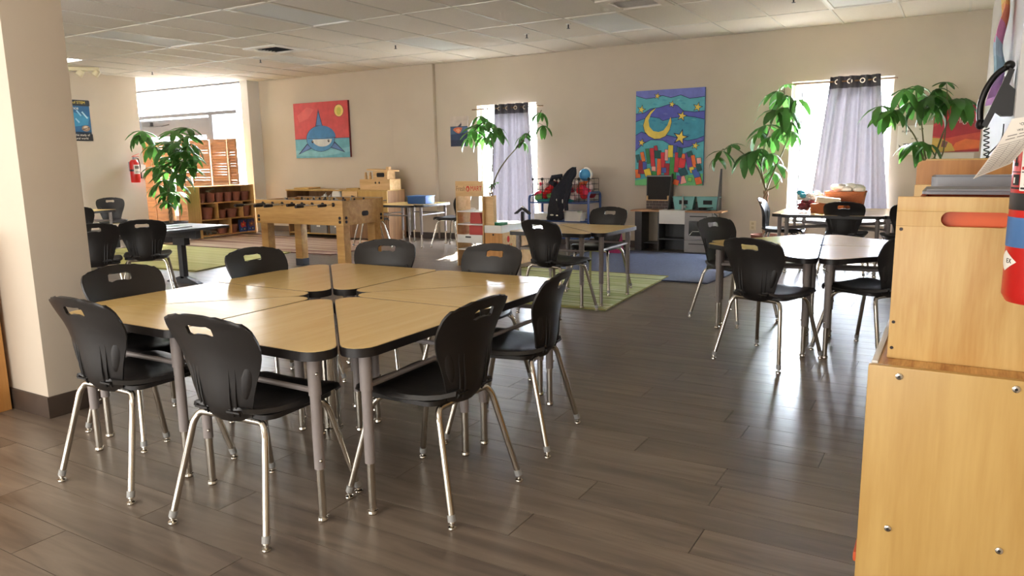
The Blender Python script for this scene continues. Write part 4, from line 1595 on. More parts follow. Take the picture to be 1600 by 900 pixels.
# pine hutch standing on it
t = thing('pine_hutch', 'tall pine storage unit with a slot handle standing on the low maple cabinet', 'cabinet', (0, 2.035, 0.765))
HX0, HX1, HH = -0.121, 0.235, 0.402
sl0, sl1, sz0, sz1 = PY(1470, 343, 2.035).x, PY(1582, 343, 2.035).x, 0.332, 0.367
b = MB()
b.box(HX0, HX1, 0, 0.02, 0.0, sz0, 0.002)
b.box(HX0, HX1, 0, 0.02, sz1, HH, 0.002)
b.box(HX0, sl0, 0, 0.02, sz0, sz1)
b.box(sl1, HX1, 0, 0.02, sz0, sz1)
r_s = (sz1 - sz0) / 2
for (xc, s_) in ((sl0, 1), (sl1, -1)):           # rounded slot ends
    for q in (1, -1):
        pts = [(xc, q * r_s)]
        for k in range(6):
            a = PI / 2 * k / 5
            pts.append((xc + s_ * (r_s - r_s * math.sin(a)), q * r_s * math.cos(a) if False else q * (r_s - (r_s - r_s * math.cos(a)))))
        pts2 = [(xc, q * r_s)] + [(xc + s_ * r_s * (1 - math.sin(a)), q * r_s * math.cos(a)) for a in [PI / 2 * k / 6 for k in range(7)]]
        M = Matrix.Translation((0, 0.02, (sz0 + sz1) / 2)) @ Matrix.Rotation(PI / 2, 4, 'X')
        b.prism(pts2 if q * s_ < 0 else pts2[::-1], 0.0, 0.02, M)
b.build('side_panel', PINE, t, 30)
MB().box(HX0, HX1, 0.78, 0.80, 0.0, HH, 0.002).build('side_panel', PINE, t)
MB().box(HX0 + 0.002, HX1, 0.0205, 0.7795, 0.0, 0.018).build('bottom_board', PINE, t)
MB().box(HX0 + 0.01, HX1, 0.0205, 0.7795, 0.19, 0.206).build('shelf', PINE, t)
MB().box(HX1 + 0.001, HX1 + 0.01, 0, 0.80, 0.0, HH).build('back_panel', PINE, t)
for (px, py) in ((1408, 358), (1396, 503), (1393, 543)):
    q = PY(px, py, 2.035)
    M = Matrix.Translation((q.x, -0.0003, q.z - 0.765)) @ Matrix.Rotation(PI / 2, 4, 'X')
    MB().lathe([(0.0042, 0), (0.0036, 0.0016)], 12, (0, 0, 0), M).build('screw', bolt, t)
t2 = thing('orange_bin', 'orange plastic bin inside the pine unit, seen through its slot handle', 'bin', (0.05, 2.235, 0.9715))
ORNG = mat('orange_bin_plastic', rgb(214, 88, 24), 0.45, noise=0.05, scale=12)
b = MB()
b.box(-0.13, 0.13, -0.172, 0.17, 0.0, 0.015)
b.box(-0.13, 0.13, -0.172, -0.16, 0.016, 0.188)
b.box(-0.13, 0.13, 0.158, 0.17, 0.016, 0.188)
b.box(-0.13, -0.118, -0.1595, 0.1575, 0.016, 0.188)
b.box(0.118, 0.13, -0.1595, 0.1575, 0.016, 0.188)
b.build('tub', ORNG, t2)
MB().box(-0.135, 0.135, -0.176, -0.1725, 0.18, 0.192).build('rim', ORNG, t2)
# metal trays lying on the hutch
for k, (y0, y1, z0, x0, lab) in enumerate(((2.15, 2.48, 1.1675, -0.075, 'grey metal tray lying flat on the pine unit, front one'), (2.52, 2.78, 1.1675, -0.066, 'grey metal tray on the pine unit, rear one with a raised lip'))):
    t = thing('metal_tray', lab, 'tray', (0, y0, z0), 0)
    MB().prism(fillet([(x0, 0), (0.215, 0), (0.215, y1 - y0), (x0, y1 - y0)], [0.02] * 4, 4), 0.0, 0.007 + 0.026 * k).build('plate', GREYM, t)
    MB().tube([(x0 + 0.01, 0.0, 0.010 + 0.026 * k), (0.21, 0.0, 0.010 + 0.026 * k)], 0.0035, 6).build('rim', GREYM, t)
# second tall unit behind
t = thing('tall_cabinet', 'darker wooden cabinet end rising behind the pine unit', 'cabinet', (0, 3.05, 0))
MB().prism(fillet([(-0.128, 0.0), (0.195, 0.0), (0.195, 1.243), (-0.128, 1.243)], [0.0, 0.0, 0.02, 0.02], 4), -0.02, 0.0, Matrix.Rotation(PI / 2, 4, 'X')).build('side_panel', wood_mat('amber_panel', rgb(190, 134, 72), rgb(160, 106, 54), 0.4, 2.4, 'Z'), t)
MB().box(-0.118, 0.195, 0.021, 0.80, 1.18, 1.20).box(-0.118, 0.195, 0.021, 0.80, 0.60, 0.62).box(-0.118, 0.195, 0.021, 0.80, 0.06, 0.08).build('shelf_boards', MAPLE, t)
MB().box(-0.128, 0.195, 0.80, 0.82, 0.0, 1.243).build('side_panel', MAPLE, t)
# colourful toy poking out of the low shelf
t = thing('toy_vehicle', 'orange and green toy poking out at the foot of the low maple cabinet', 'toy', (-0.132, 2.30, 0.0805))
MB().box(-0.055, 0.06, -0.05, 0.05, 0.0035, 0.035, 0.008).build('body', mat('toy_orange', rgb(214, 92, 46), 0.4), t)
MB().box(-0.045, 0.03, -0.04, 0.04, 0.036, 0.06, 0.008).build('roof', mat('toy_green', rgb(120, 170, 100), 0.4), t)
MB().ball((-0.035, 0, 0.068), 0.014).build('knob', mat('toy_red', rgb(196, 60, 44), 0.4), t)

# ------------------------------------------------------------------ wall phone and paper rainbow on the right wall
t = thing('wall_phone', 'black wall phone with hanging handset on the white right wall', 'telephone', (XR, 4.28, 1.50))
M = Matrix.Rotation(PI / 2, 4, 'X')
MB().prism([(-0.001, -0.065), (-0.001, 0.05), (-0.026, 0.075), (-0.010, 0.14), (-0.030, 0.15), (-0.120, -0.105), (-0.098, -0.118), (-0.070, -0.045), (-0.045, -0.065)][::-1], -0.07, 0.07, M).build('base', mat('phone_black', rgb(16, 15, 16), 0.35, noise=0.05, scale=20), t)
hs = MB()
pts = [(-0.030, -0.01, 0.165), (-0.080, -0.015, 0.13), (-0.118, -0.02, 0.06), (-0.135, -0.02, -0.02), (-0.128, -0.02, -0.09)]
hs.tube(round_path(pts, 0.05, 5), 0.014, 10)
hs.ball((-0.030, -0.01, 0.165), 0.024, 0.032, 0.022)
hs.ball((-0.125, -0.02, -0.10), 0.022, 0.032, 0.026)
hs.build('handset', mat('phone_black', rgb(16, 15, 16), 0.35), t)
c = []
for k in range(170):
    a = k * 0.62
    z = -0.12 - 0.0022 * k
    c.append((-0.10 + 0.03 * k / 170 + 0.011 * math.cos(a), -0.035 + 0.011 * math.sin(a), z))
MB().tube(c, 0.0032, 5).build('coiled_cord', BLACK, t)
MB().tube(round_path([(-0.03, 0.02, -0.10), (-0.03, 0.02, -0.18), (-0.10, -0.02, -0.26), (-0.09, -0.03, -0.40)], 0.05), 0.003, 6).build('cable', BLACK, t)
t = thing('paper_rainbow', 'curling strip of painted rainbow paper taped to the white right wall', 'artwork', (XR - 0.005, 4.95, 1.90))
cols = [(226, 170, 220), (240, 214, 130), (240, 180, 110), (236, 150, 120), (226, 150, 200), (190, 216, 236), (170, 206, 226), (190, 160, 214), (206, 160, 224)]
b_prev = None
for k, cc in enumerate(cols):
    b = MB()
    rows = []
    for i in range(5):
        v = (k + i / 4) / len(cols)
        zc = 0.36 - 0.72 * v
        rr = []
        for j in range(5):
            u = j / 4 - 0.5
            yv = u * (0.40 - 0.14 * v) + 0.06 * math.sin(v * 5)
            x = -0.028 - 0.055 * abs(u) ** 1.5 * 2 * (0.4 + v) - 0.010 * math.sin(v * 14)
            rr.append(Vector((x, yv, zc + 0.02 * math.sin(u * 5 + v * 9))))
        rows.append(rr)
    b.bm.free()
    b.bm = shell(rows, 0.002)
    b.build('painted_strip', mat('wash_%d' % k, rgb(*cc), 0.7, noise=0.15, scale=14), t)
# thin white tape pieces hold it to the wall
MB().box(-0.022, 0.0045, -0.02, 0.02, 0.30, 0.33).box(-0.024, 0.0045, -0.03, 0.01, -0.26, -0.23).build('tape', PAPER, t)

# ------------------------------------------------------------------ curtains
def cloth_mat(name, col, trans):
    return mat(name, col, 0.95, noise=0.06, scale=60, stretch=(1, 1, 0.3), bump=0.2, trans=trans)


CURT = cloth_mat('grey_curtain_cloth', rgb(154, 152, 158), 0.33)
HEM = cloth_mat('curtain_header_cloth', rgb(92, 90, 98), 0.10)


def curtain(label, xt0, xt1, xb0, xb1, zt, zb, y, folds, seed):
    rng = random.Random(seed)
    t = thing('curtain', label, 'curtain', ((xt0 + xt1) / 2, y, zt))
    cx = (xt0 + xt1) / 2
    N = 90
    ph = [rng.uniform(0, 6) for _ in range(4)]

    def pt(u, v, off=0.0):
        x = (xt0 + (xt1 - xt0) * u) * (1 - v) + (xb0 + (xb1 - xb0) * u) * v - cx
        a = 0.035 * (1 - 0.3 * v)
        yy = a * math.sin(2 * PI * folds * u + 0.8 * math.sin(3 * u + ph[0]) * v) + 0.012 * math.sin(2 * PI * folds * 2.3 * u + ph[1] + v)
        x += 0.010 * math.sin(2 * PI * folds * u + ph[2]) * v
        return Vector((x, yy + off, -(zt - zb) * v))
    v0 = 0.075
    rows = [[pt(u / N, v0 * 0.98 + (1 - v0 * 0.98) * i / 24) for u in range(N + 1)] for i in range(25)]
    b = MB()
    b.bm.free()
    b.bm = shell(rows, 0.003)
    b.build('drape', CURT, t, 60)
    rows = [[pt(u / N, -0.008 + (v0 + 0.008) * i / 4, -0.001) for u in range(N + 1)] for i in range(5)]
    b = MB()
    b.bm.free()
    b.bm = shell(rows, 0.005)
    b.build('header_band', HEM, t, 60)
    for k in range(folds):
        u = (k + 0.62) / folds
        p = pt(u, 0.03, -0.006)
        M = Matrix.Translation(p) @ Matrix.Rotation(PI / 2, 4, 'X')
        MB().lathe([(0.020, -0.003), (0.030, -0.003), (0.030, 0.004), (0.020, 0.004)], 14, (0, 0, 0), M, False).build('grommet', CHROME, t)
    return t


q = PY(774, 167, 9.98)
curtain('grey curtain over the left window with a dark header and bright grommets', PY(774, 167, 9.98).x, PY(826, 163, 9.98).x, PY(768, 300, 9.98).x, PY(838, 300, 9.98).x, 2.10, 0.34, 9.97, 4, 1)
curtain('grey curtain over the right window, drawn to its right half', PY(1298, 124, 9.98).x, PY(1376, 120, 9.98).x, PY(1262, 340, 9.98).x, PY(1386, 340, 9.98).x, 2.18, 0.50, 9.97, 4, 2)
for k in (1, 2):
    x0, x1, z0, z1 = WIN[k]
    zr = 2.055 if k == 1 else 2.135
    t = thing('curtain_rod', ['', 'thin curtain rod across the top of the left window', 'thin curtain rod across the top of the right window'][k], 'rod', ((x0 + x1) / 2, 9.97, zr))
    hw_ = (x1 - x0) / 2
    MB().tube([(-hw_ - 0.04, 0, 0), (hw_ + (0.04 if k == 2 else 0.16), 0, 0)], 0.009, 8).build('pole', mat('rod_bronze', rgb(120, 92, 66), 0.4, 0.4), t)
    for s in (-1, 1):
        MB().tube([(s * (hw_ + 0.03), 0, 0), (s * (hw_ + 0.03), BW - 9.97, 0)], 0.006, 6).build('bracket', DKGREY, t)


# ------------------------------------------------------------------ plants: braided trunks with hand-shaped leaves
def leaf_mesh(nleaf, droop, length, seed):
    rng = random.Random(seed)
    b = MB()
    for k in range(nleaf):
        a = 2 * PI * k / nleaf + rng.uniform(-0.15, 0.15)
        ln = length * rng.uniform(0.8, 1.1)
        wd = ln * 0.16
        dr = droop * rng.uniform(0.7, 1.2)
        prev = None
        secs = [(0.0, 0.06), (0.18, 0.55), (0.45, 1.0), (0.72, 0.85), (0.9, 0.45), (1.0, 0.04)]
        for (s, wf) in secs:
            bend = dr * s
            r = ln * (math.sin(bend) / max(dr, 0.01)) if dr > 0.05 else ln * s
            r = ln * s * math.cos(bend * 0.55)
            z = 0.05 * ln * s - ln * s * math.sin(bend * 0.75)
            w_ = wd * wf
            c = Vector((r * math.cos(a), r * math.sin(a), z))
            side = Vector((-math.sin(a), math.cos(a), 0))
            l_, m_, r2 = c + side * w_ + Vector((0, 0, -0.25 * w_)), c + Vector((0, 0, 0.12 * w_)), c - side * w_ + Vector((0, 0, -0.25 * w_))
            cur = [b.bm.verts.new(p) for p in (l_, m_, r2)]
            if prev:
                b.bm.faces.new((prev[0], prev[1], cur[1], cur[0]))
                b.bm.faces.new((prev[1], prev[2], cur[2], cur[1]))
            prev = cur
    me = bpy.data.meshes.new('leaf')
    b.bm.to_mesh(me)
    b.bm.free()
    me.materials.append(LEAF)
    for p in me.polygons:
        p.use_smooth = True
    return me


LEAFS = [leaf_mesh(6, 0.9, 0.24, 1), leaf_mesh(5, 1.25, 0.25, 2), leaf_mesh(7, 0.7, 0.22, 3), leaf_mesh(6, 1.6, 0.26, 4)]


def plant(name, label, base, pot, trunk_h, leaves, lean=(0, 0), branches=(), trunk=True):
    """leaves: list of (world position, scale, mesh index). Each leaf hangs on a stem from the trunk top."""
    rng = random.Random(int(base[0] * 100))
    t = thing(name, label, 'plant', base)
    B = Vector(base)
    pr, ph, pm = pot
    MB().lathe([(pr * 0.7, 0), (pr * 0.95, ph * 0.7), (pr, ph), (pr * 0.93, ph), (pr * 0.88, ph * 0.85)], 24).build('pot', pm, t)
    MB().lathe([(pr * 0.1, ph * 0.86), (pr * 0.885, ph * 0.85)], 20, (0, 0, 0), None, True).build('soil', SOIL, t)
    top = Vector((lean[0], lean[1], trunk_h))
    if trunk:
        for k in range(3):
            pts = []
            for q in range(26):
                s = q / 25
                z = ph * 0.8 + (trunk_h - ph * 0.8) * s
                a = 2 * PI * (k / 3 + 2.6 * s)
                rr = 0.022
                pts.append((lean[0] * s + rr * math.cos(a), lean[1] * s + rr * math.sin(a), z))
            MB().tube(pts, 0.018, 6, True, 0.013).build('trunk', BARK, t)
    nodes = [top.copy()]
    for br in branches:
        pts = [top] + [Vector(q) - B for q in br]
        path = round_path(pts, 0.12, 4)
        MB().tube(path, 0.011, 6, True, 0.006).build('branch', STEM, t)
        for a, c in zip(path, path[1:]):
            nodes += [a.lerp(c, k / 4) for k in range(1, 5)]
    for (p, sc, mi) in leaves:
        p = Vector(p) - B
        # join the branch a little below the leaf
        s0 = min(nodes, key=lambda q: (q - p).length + (0.6 * (q.z - p.z) if q.z > p.z - 0.05 else 0))
        mid = (s0 + p) / 2 + Vector((rng.uniform(-0.02, 0.02), rng.uniform(-0.02, 0.02), 0.04))
        path = [s0 * (1 - u) ** 2 + mid * 2 * u * (1 - u) + p * u * u for u in [k / 6 for k in range(7)]]
        MB().tube(path, 0.0045, 5, True, 0.003).build('stem', STEM, t)
        o = bpy.data.objects.new('leaf', LEAFS[mi])
        COL.objects.link(o)
        o.parent = t
        o.location = p
        o.rotation_euler = (rng.uniform(-0.35, 0.35), rng.uniform(-0.35, 0.35), rng.uniform(0, 6.28))
        o.scale = (sc, sc, sc)
    return t


def brs(Y, lists):
    return [[PY(px, py, Y) for (px, py) in q] for q in lists]


BLKPOT = mat('black_pot', rgb(44, 40, 42), 0.5, noise=0.05, scale=10)


def lf(lst, Y, dy=0.12, seed=0):
    rng = random.Random(seed)
    return [(PY(px, py, Y + rng.uniform(-dy, dy)), sc, mi) for (px, py, sc, mi) in lst]


# left plant by the glass door
Yl = 7.95
lv = lf([(222, 205, 1.15, 1), (238, 228, 1.0, 3), (272, 205, 1.2, 2), (296, 200, 1.1, 2), (284, 222, 1.3, 0), (262, 232, 1.2, 0), (300, 225, 1.1, 3), (250, 258, 1.2, 0), (275, 250, 1.2, 0), (268, 245, 1.0, 2), (290, 252, 1.1, 1), (256, 282, 1.1, 1),
         (280, 272, 1.1, 3), (266, 300, 1.0, 1), (248, 290, 0.9, 3), (300, 245, 0.9, 1), (272, 310, 0.9, 3), (240, 262, 0.9, 1), (262, 268, 1.2, 0), (287, 236, 1.2, 1), (292, 212, 1.2, 0), (268, 222, 1.2, 2), (258, 246, 1.1, 1), (284, 262, 1.1, 0), (270, 285, 1.1, 1), (215, 212, 0.9, 3), (230, 214, 0.9, 0), (296, 262, 0.9, 3), (278, 232, 1.3, 2), (262, 316, 0.8, 0), (276, 300, 0.9, 0)], Yl, 0.16, 4)
bl = PY(268, 347, Yl)
lv = [(p_, sc_ * 1.22, mi_) for (p_, sc_, mi_) in lv]
plant('money_tree', 'braided potted tree with hand-shaped leaves before the wooden shutters on the left', (bl.x, Yl, 0), (0.27, 0.33, BLKPOT), 0.85, lv, (-0.02, 0), brs(Yl, [[(266, 290), (270, 250), (276, 212), (284, 200)], [(262, 295), (252, 265), (238, 232), (224, 210)], [(272, 280), (288, 245), (298, 215)]]))
# plant at the left window
Yw = 9.45
lv = lf([(752, 182, 1.1, 3), (741, 205, 1.1, 1), (764, 190, 1.2, 1), (757, 214, 1.0, 3), (772, 205, 1.1, 3), (735, 214, 0.9, 3), (748, 196, 1.1, 0), (778, 200, 0.9, 3), (816, 213, 0.7, 1), (822, 208, 0.6, 3), (818, 222, 0.6, 3),
         (845, 176, 0.8, 3), (849, 196, 0.8, 3), (770, 288, 0.35, 1), (775, 285, 0.3, 0)], Yw, 0.08, 5)
b0 = PY(764, 330, Yw)
bs = PY(767, 300, Yw)


plant('window_plant', 'leggy plant with bright green leaves arching before the left window curtain', (b0.x, Yw, 0), (0.14, 0.26, TERRA), bs.z, lv, (bs.x - b0.x, 0), brs(Yw, [[(776, 272), (790, 250), (812, 226), (832, 200), (846, 172)], [(769, 270), (771, 225), (762, 196), (750, 186)]]))
# plant left of the right window
Yr = 9.58
lv = lf([(1216, 143, 1.2, 3), (1232, 150, 1.1, 3), (1246, 156, 1.0, 3), (1212, 172, 1.2, 1), (1226, 168, 1.1, 3), (1238, 176, 1.0, 1), (1198, 196, 1.2, 1), (1222, 200, 1.1, 3), (1234, 190, 0.9, 3), (1186, 208, 0.9, 3), (1178, 236, 1.3, 1),
         (1168, 240, 1.2, 3), (1188, 234, 1.0, 3), (1142, 226, 0.8, 0), (1128, 236, 0.9, 1), (1120, 246, 0.7, 3), (1204, 240, 0.9, 1), (1212, 256, 0.8, 3), (1206, 268, 0.8, 3), (1240, 206, 0.8, 3), (1228, 132, 0.6, 2), (1206, 214, 1.0, 1)], Yr, 0.10, 6)
b0 = PY(1196, 345, Yr)
bs2 = PY(1197, 298, Yr)
plant('money_tree', 'braided tree with drooping hand-shaped leaves between the outlet and the right window', (b0.x, Yr, 0), (0.17, 0.30, TERRA), bs2.z, lv, (bs2.x - b0.x, 0), brs(Yr, [[(1188, 262), (1196, 220), (1210, 180), (1226, 146)], [(1206, 275), (1222, 240), (1236, 205), (1244, 160)], [(1186, 265), (1172, 248), (1146, 228), (1130, 234)], [(1212, 292), (1230, 262)]]))
# plant in the right corner
Yc = 9.45
lv = lf([(1412, 140, 1.2, 1), (1432, 135, 1.2, 1), (1440, 158, 1.2, 3), (1420, 160, 1.3, 1), (1400, 172, 1.2, 1), (1376, 166, 1.1, 1), (1386, 176, 1.0, 3), (1452, 150, 1.0, 3), (1462, 140, 0.9, 3), (1478, 128, 0.7, 2), (1456, 168, 0.9, 3),
         (1492, 156, 1.3, 1), (1506, 154, 1.2, 3), (1484, 160, 1.0, 1), (1438, 222, 1.1, 1), (1424, 226, 0.9, 3), (1452, 226, 0.8, 3), (1456, 248, 0.8, 3), (1490, 256, 1.1, 1), (1476, 262, 0.9, 3), (1506, 262, 0.9, 1), (1466, 150, 0.9, 1)], Yc, 0.12, 8)
b0 = PY(1450, 300, Yc)
bs3 = PY(1451, 272, Yc)
plant('corner_plant', 'plant with dark glossy hand-shaped leaves in the right corner before the red poster', (b0.x, Yc, 0), (0.17, 0.30, TERRA), bs3.z, lv, (bs3.x - b0.x, 0), brs(Yc, [[(1440, 240), (1430, 212), (1412, 190), (1402, 160)], [(1464, 255), (1474, 240), (1479, 180), (1480, 142)], [(1444, 235), (1440, 190), (1432, 150)], [(1476, 200), (1494, 165)]]))

# ------------------------------------------------------------------ shutters, bookcase with pots
def shutter(x0, x1, yaw, label):
    w_ = x1 - x0
    t = thing('shutter_screen', label, 'shutter', (x0, 9.62, 0), yaw, 'louvred wooden shutter panels')
    st = 0.035
    MB().box(0, st, -0.014, 0.014, 0.02, 1.76, 0.002).build('stile', SHUT, t)
    MB().box(w_ - st, w_, -0.014, 0.014, 0.02, 1.76, 0.002).build('stile', SHUT, t)
    for (z0, z1) in ((1.70, 1.76), (0.86, 0.93), (0.02, 0.10)):
        MB().box(st, w_ - st, -0.013, 0.013, z0, z1, 0.002).build('rail', SHUT, t)
    MB().box(st, w_ - st, -0.005, 0.005, 0.10, 0.86).build('lower_panel', SHUT, t)
    n_ = 15
    rng = random.Random(int(x0 * 50))
    for k in range(n_):
        z = 0.955 + (1.69 - 0.955) * k / (n_ - 1)
        M = Matrix.Translation((w_ / 2, 0, z)) @ Matrix.Rotation(0.36 + (rng.uniform(-0.08, 0.08) if rng.random() < 0.85 else 0.25), 4, 'X')
        MB().box(-w_ / 2 + st, w_ / 2 - st, -0.004, 0.004, -0.027, 0.027, 0.0, M).build('slat', SHUT, t)
    return t


shutter(-14.72, -14.42, 0.25, 'leftmost louvred wooden shutter panel, beside the poster wall edge')
shutter(-14.36, -13.70, -0.05, 'louvred wooden shutter panel hidden mostly behind the left plant')
shutter(-13.62, -13.15, 0.04, 'louvred wooden shutter panel just right of the left plant')
shutter(-13.07, -12.50, 0.0, 'louvred wooden shutter panel under the steel mullion of the glass front')
shutter(-12.46, -12.00, 0.0, 'louvred wooden shutter panel, second from the right end')
shutter(-11.97, -11.73, 0.0, 'narrow sunlit louvred shutter panel at the right end')

# bookcase standing at right angles to the back wall, its front towards +x
t = thing('bookcase', 'wooden bookcase holding terracotta pots, seen at an angle on the left', 'bookcase', (-11.30, 8.40, 0))
BD, BLn, BH = 0.34, 1.18, 0.905
BWD = wood_mat('bookcase_wood', rgb(206, 160, 98), rgb(184, 138, 80), 0.45, 2.5, 'Z')
MB().box(-BD, 0, 0, 0.02, 0, BH, 0.002).build('side_panel', BWD, t)
MB().box(-BD, 0, BLn - 0.02, BLn, 0, BH, 0.002).build('side_panel', BWD, t)
MB().box(-BD, -0.001, 0.0205, BLn - 0.0205, BH - 0.02, BH - 0.001).build('top_board', BWD, t)
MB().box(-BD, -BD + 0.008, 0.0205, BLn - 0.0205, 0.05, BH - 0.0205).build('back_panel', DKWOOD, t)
for z in (0.03, 0.305, 0.60):
    MB().box(-BD + 0.0085, -0.001, 0.0205, BLn - 0.0205, z, z + 0.018).build('shelf', BWD, t)
for (yy, z0, z1) in ((0.36, 0.3185, 0.5995), (0.90, 0.3185, 0.5995), (0.62, 0.0485, 0.3045)):
    MB().box(-BD + 0.0085, -0.003, yy, yy + 0.018, z0, z1).build('divider', BWD, t)


def tpot(x, y, z, r, h, label):
    t = thing('terracotta_pot', label, 'pot', (x, y, z), 0, 'terracotta pots in the bookcase')
    MB().lathe([(r * 0.72, 0), (r * 0.93, h * 0.8), (r, h * 0.8), (r * 1.0, h), (r * 0.9, h), (r * 0.86, h * 0.8)], 14).build('pot', TERRA, t)
    MB().lathe([(r * 0.1, h * 0.84), (r * 0.87, h * 0.83)], 12).build('soil', SOIL, t)
    return t


ordn = ['first', 'second', 'third', 'fourth', 'fifth', 'sixth']
for k in range(6):
    tpot(-11.42, 8.40 + 0.12 + k * 0.187, 0.619, 0.085, 0.165, 'terracotta pot on the top shelf of the bookcase, %s from the left' % ordn[k])
tpot(-11.42, 8.60, 0.324, 0.125, 0.21, 'large terracotta pot in the left bay of the middle bookcase shelf')
tpot(-11.42, 8.90, 0.324, 0.105, 0.15, 'left one of two terracotta pots in the centre bay of the bookcase')
tpot(-11.42, 9.14, 0.324, 0.105, 0.16, 'right one of two terracotta pots in the centre bay of the bookcase')
tpot(-11.42, 9.43, 0.324, 0.11, 0.22, 'tall terracotta pot in the right bay of the middle bookcase shelf')
tpot(-11.40, 8.90, 0.049, 0.10, 0.13, 'small terracotta pot on the bottom bookcase shelf behind the toy')
tpot(-11.40, 9.13, 0.049, 0.10, 0.15, 'terracotta pot on the bottom bookcase shelf left of the picture books')
sp = thing('sprout', 'tiny grey-green sprout in the second pot of the top bookcase shelf', 'plant', (-11.42, 8.705, 0.765))
MB().tube([(0, 0, 0), (0.01, 0.0, 0.05), (0.03, 0.04, 0.085)], 0.006, 6).build('stem', STEM, sp)
MB().ball((0.03, 0.05, 0.088), 0.012, 0.045, 0.008).ball((0.0, -0.04, 0.055), 0.012, 0.045, 0.008).build('leaves', mat('grey_leaf', rgb(150, 160, 130), 0.7), sp)
for k, (yy, cc, lab) in enumerate(((9.29, (190, 50, 40), 'dark blue picture book with a red burst on its cover, bottom bookcase shelf'), (9.48, (120, 70, 60), 'dark picture book at the right end of the bottom bookcase shelf'))):
    bk = thing('picture_book', lab, 'book', (-11.315, yy, 0.049), PI / 2)
    MB().box(-0.085, 0.085, 0.0, 0.018, 0.0, 0.225).build('cover', paint(32, 40, 76), bk)
    art('cover_print', bk, [((44, 60, 120), [(0, 0), (1, 0), (1, 0.5), (0, 0.6)]), (cc, [(0.2, 0.5), (0.3, 0.78), (0.5, 0.7), (0.62, 0.92), (0.75, 0.72), (0.95, 0.75), (0.85, 0.5), (0.95, 0.35), (0.6, 0.4), (0.4, 0.3)]),
                            ((206, 140, 60), ell(0.55, 0.58, 0.12, 0.08, 10)), ((90, 150, 170), ell(0.3, 0.2, 0.1, 0.06, 8)), ((200, 180, 90), ell(0.7, 0.2, 0.1, 0.06, 8))], 0.17, 0.225, 0.0)
    for ch in bk.children:
        if ch.name.startswith('cover_print'):
            ch.location.z = 0.1125
tz = thing('dinosaur_toy', 'grey toy dinosaur lying at the left end of the bottom bookcase shelf', 'toy', (-11.40, 8.55, 0.049), 0.2)
b = MB()
b.tube([(0.0, 0.24, 0.03), (0, 0.14, 0.045), (0, 0.05, 0.075), (0, -0.03, 0.08), (0, -0.09, 0.09), (0, -0.12, 0.12)], 0.035, 8)
b.ball((0, -0.12, 0.13), 0.03, 0.05, 0.025)
for sx in (-1, 1):
    for yy in (-0.02, 0.08):
        b.tube([(sx * 0.02, yy, 0.06), (sx * 0.05, yy + 0.01, 0.003)], 0.014, 6)
for k in range(6):
    b.poly([(0, -0.06 + 0.04 * k, 0.10), (0, -0.03 + 0.04 * k, 0.10), (0, -0.045 + 0.04 * k, 0.14)])
b.build('body', mat('toy_grey', rgb(104, 104, 92), 0.7, noise=0.1, scale=40), tz)

# ------------------------------------------------------------------ back wall shelf units behind the foosball table
t = thing('toy_shelf', 'long low wooden shelf unit against the back wall under the shark painting', 'shelf unit', (-9.62, 9.72, 0))
MB().box(-0.66, 0.70, -0.30, 0.26, 0.80, 0.82, 0.003).build('top_board', MAPLE, t)
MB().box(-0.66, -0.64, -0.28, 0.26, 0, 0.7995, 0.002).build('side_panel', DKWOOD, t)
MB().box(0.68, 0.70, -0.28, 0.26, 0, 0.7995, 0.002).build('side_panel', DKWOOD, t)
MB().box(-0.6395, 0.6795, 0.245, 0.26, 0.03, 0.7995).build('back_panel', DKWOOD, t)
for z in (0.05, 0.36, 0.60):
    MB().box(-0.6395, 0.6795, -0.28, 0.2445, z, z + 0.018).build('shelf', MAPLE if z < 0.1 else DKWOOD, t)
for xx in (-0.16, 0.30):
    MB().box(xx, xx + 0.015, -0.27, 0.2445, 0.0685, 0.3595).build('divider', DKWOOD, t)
MB().box(-0.66, -0.30, -0.10, 0.2, 0.8205, 0.846, 0.003).build('raised_edge', MAPLE, t)
GBIN = mat('grey_fabric_bin', rgb(128, 126, 122), 0.7, noise=0.05, scale=30)
for k, (x0, x1, lab) in enumerate(((-0.13, 0.28, 'grey bin full of small white toys on the bottom of the long toy shelf'), (0.33, 0.66, 'second grey bin on the bottom of the long toy shelf, beside the table leg'))):
    bn = thing('storage_bin', lab, 'bin', (-9.62 + (x0 + x1) / 2, 9.60, 0.069), 0, 'grey bins on the toy shelf')
    hw_ = (x1 - x0) / 2 - 0.01
    MB().box(-hw_, hw_, -0.16, 0.18, 0.0, 0.19, 0.008).build('tub', GBIN, bn)
    MB().box(-hw_ - 0.004, hw_ + 0.004, -0.165, 0.185, 0.1905, 0.205, 0.004).build('rim', WHITE, bn)
    MB().box(-0.04, 0.04, -0.164, -0.161, 0.11, 0.135, 0).build('label', PAPER, bn)
    b = MB()
    rng = random.Random(k)
    for q in range(8):
        b.ball((rng.uniform(-hw_ + 0.04, hw_ - 0.04), rng.uniform(-0.12, 0.12), 0.222), 0.03, 0.03, 0.022, 7, 5)
    tag(b.build('toy_pieces', WHITE, bn), kind='stuff')
t = thing('grey_play_tray', 'flat grey tray lying on the middle shelf behind the foosball table', 'tray', (-9.95, 9.52, 0.6185))
MB().box(-0.26, 0.26, -0.14, 0.14, 0, 0.02, 0.004).build('tray', GREYM, t)
t = thing('white_ring', 'white foam ring standing on the long toy shelf behind the foosball table', 'toy', (-9.12, 9.50, 0.6195))
M = Matrix.Translation((0, 0, 0.105)) @ Matrix.Rotation(PI / 2, 4, 'X')
MB().lathe([(0.022, -0.03), (0.09, -0.035), (0.105, -0.02), (0.105, 0.02), (0.09, 0.035), (0.022, 0.03)], 24, (0, 0, 0), M).build('ring', WHITE, t)
MB().lathe([(0.012, -0.04), (0.012, -0.031)], 12, (0, 0, 0), M).build('hub', DKGREY, t)
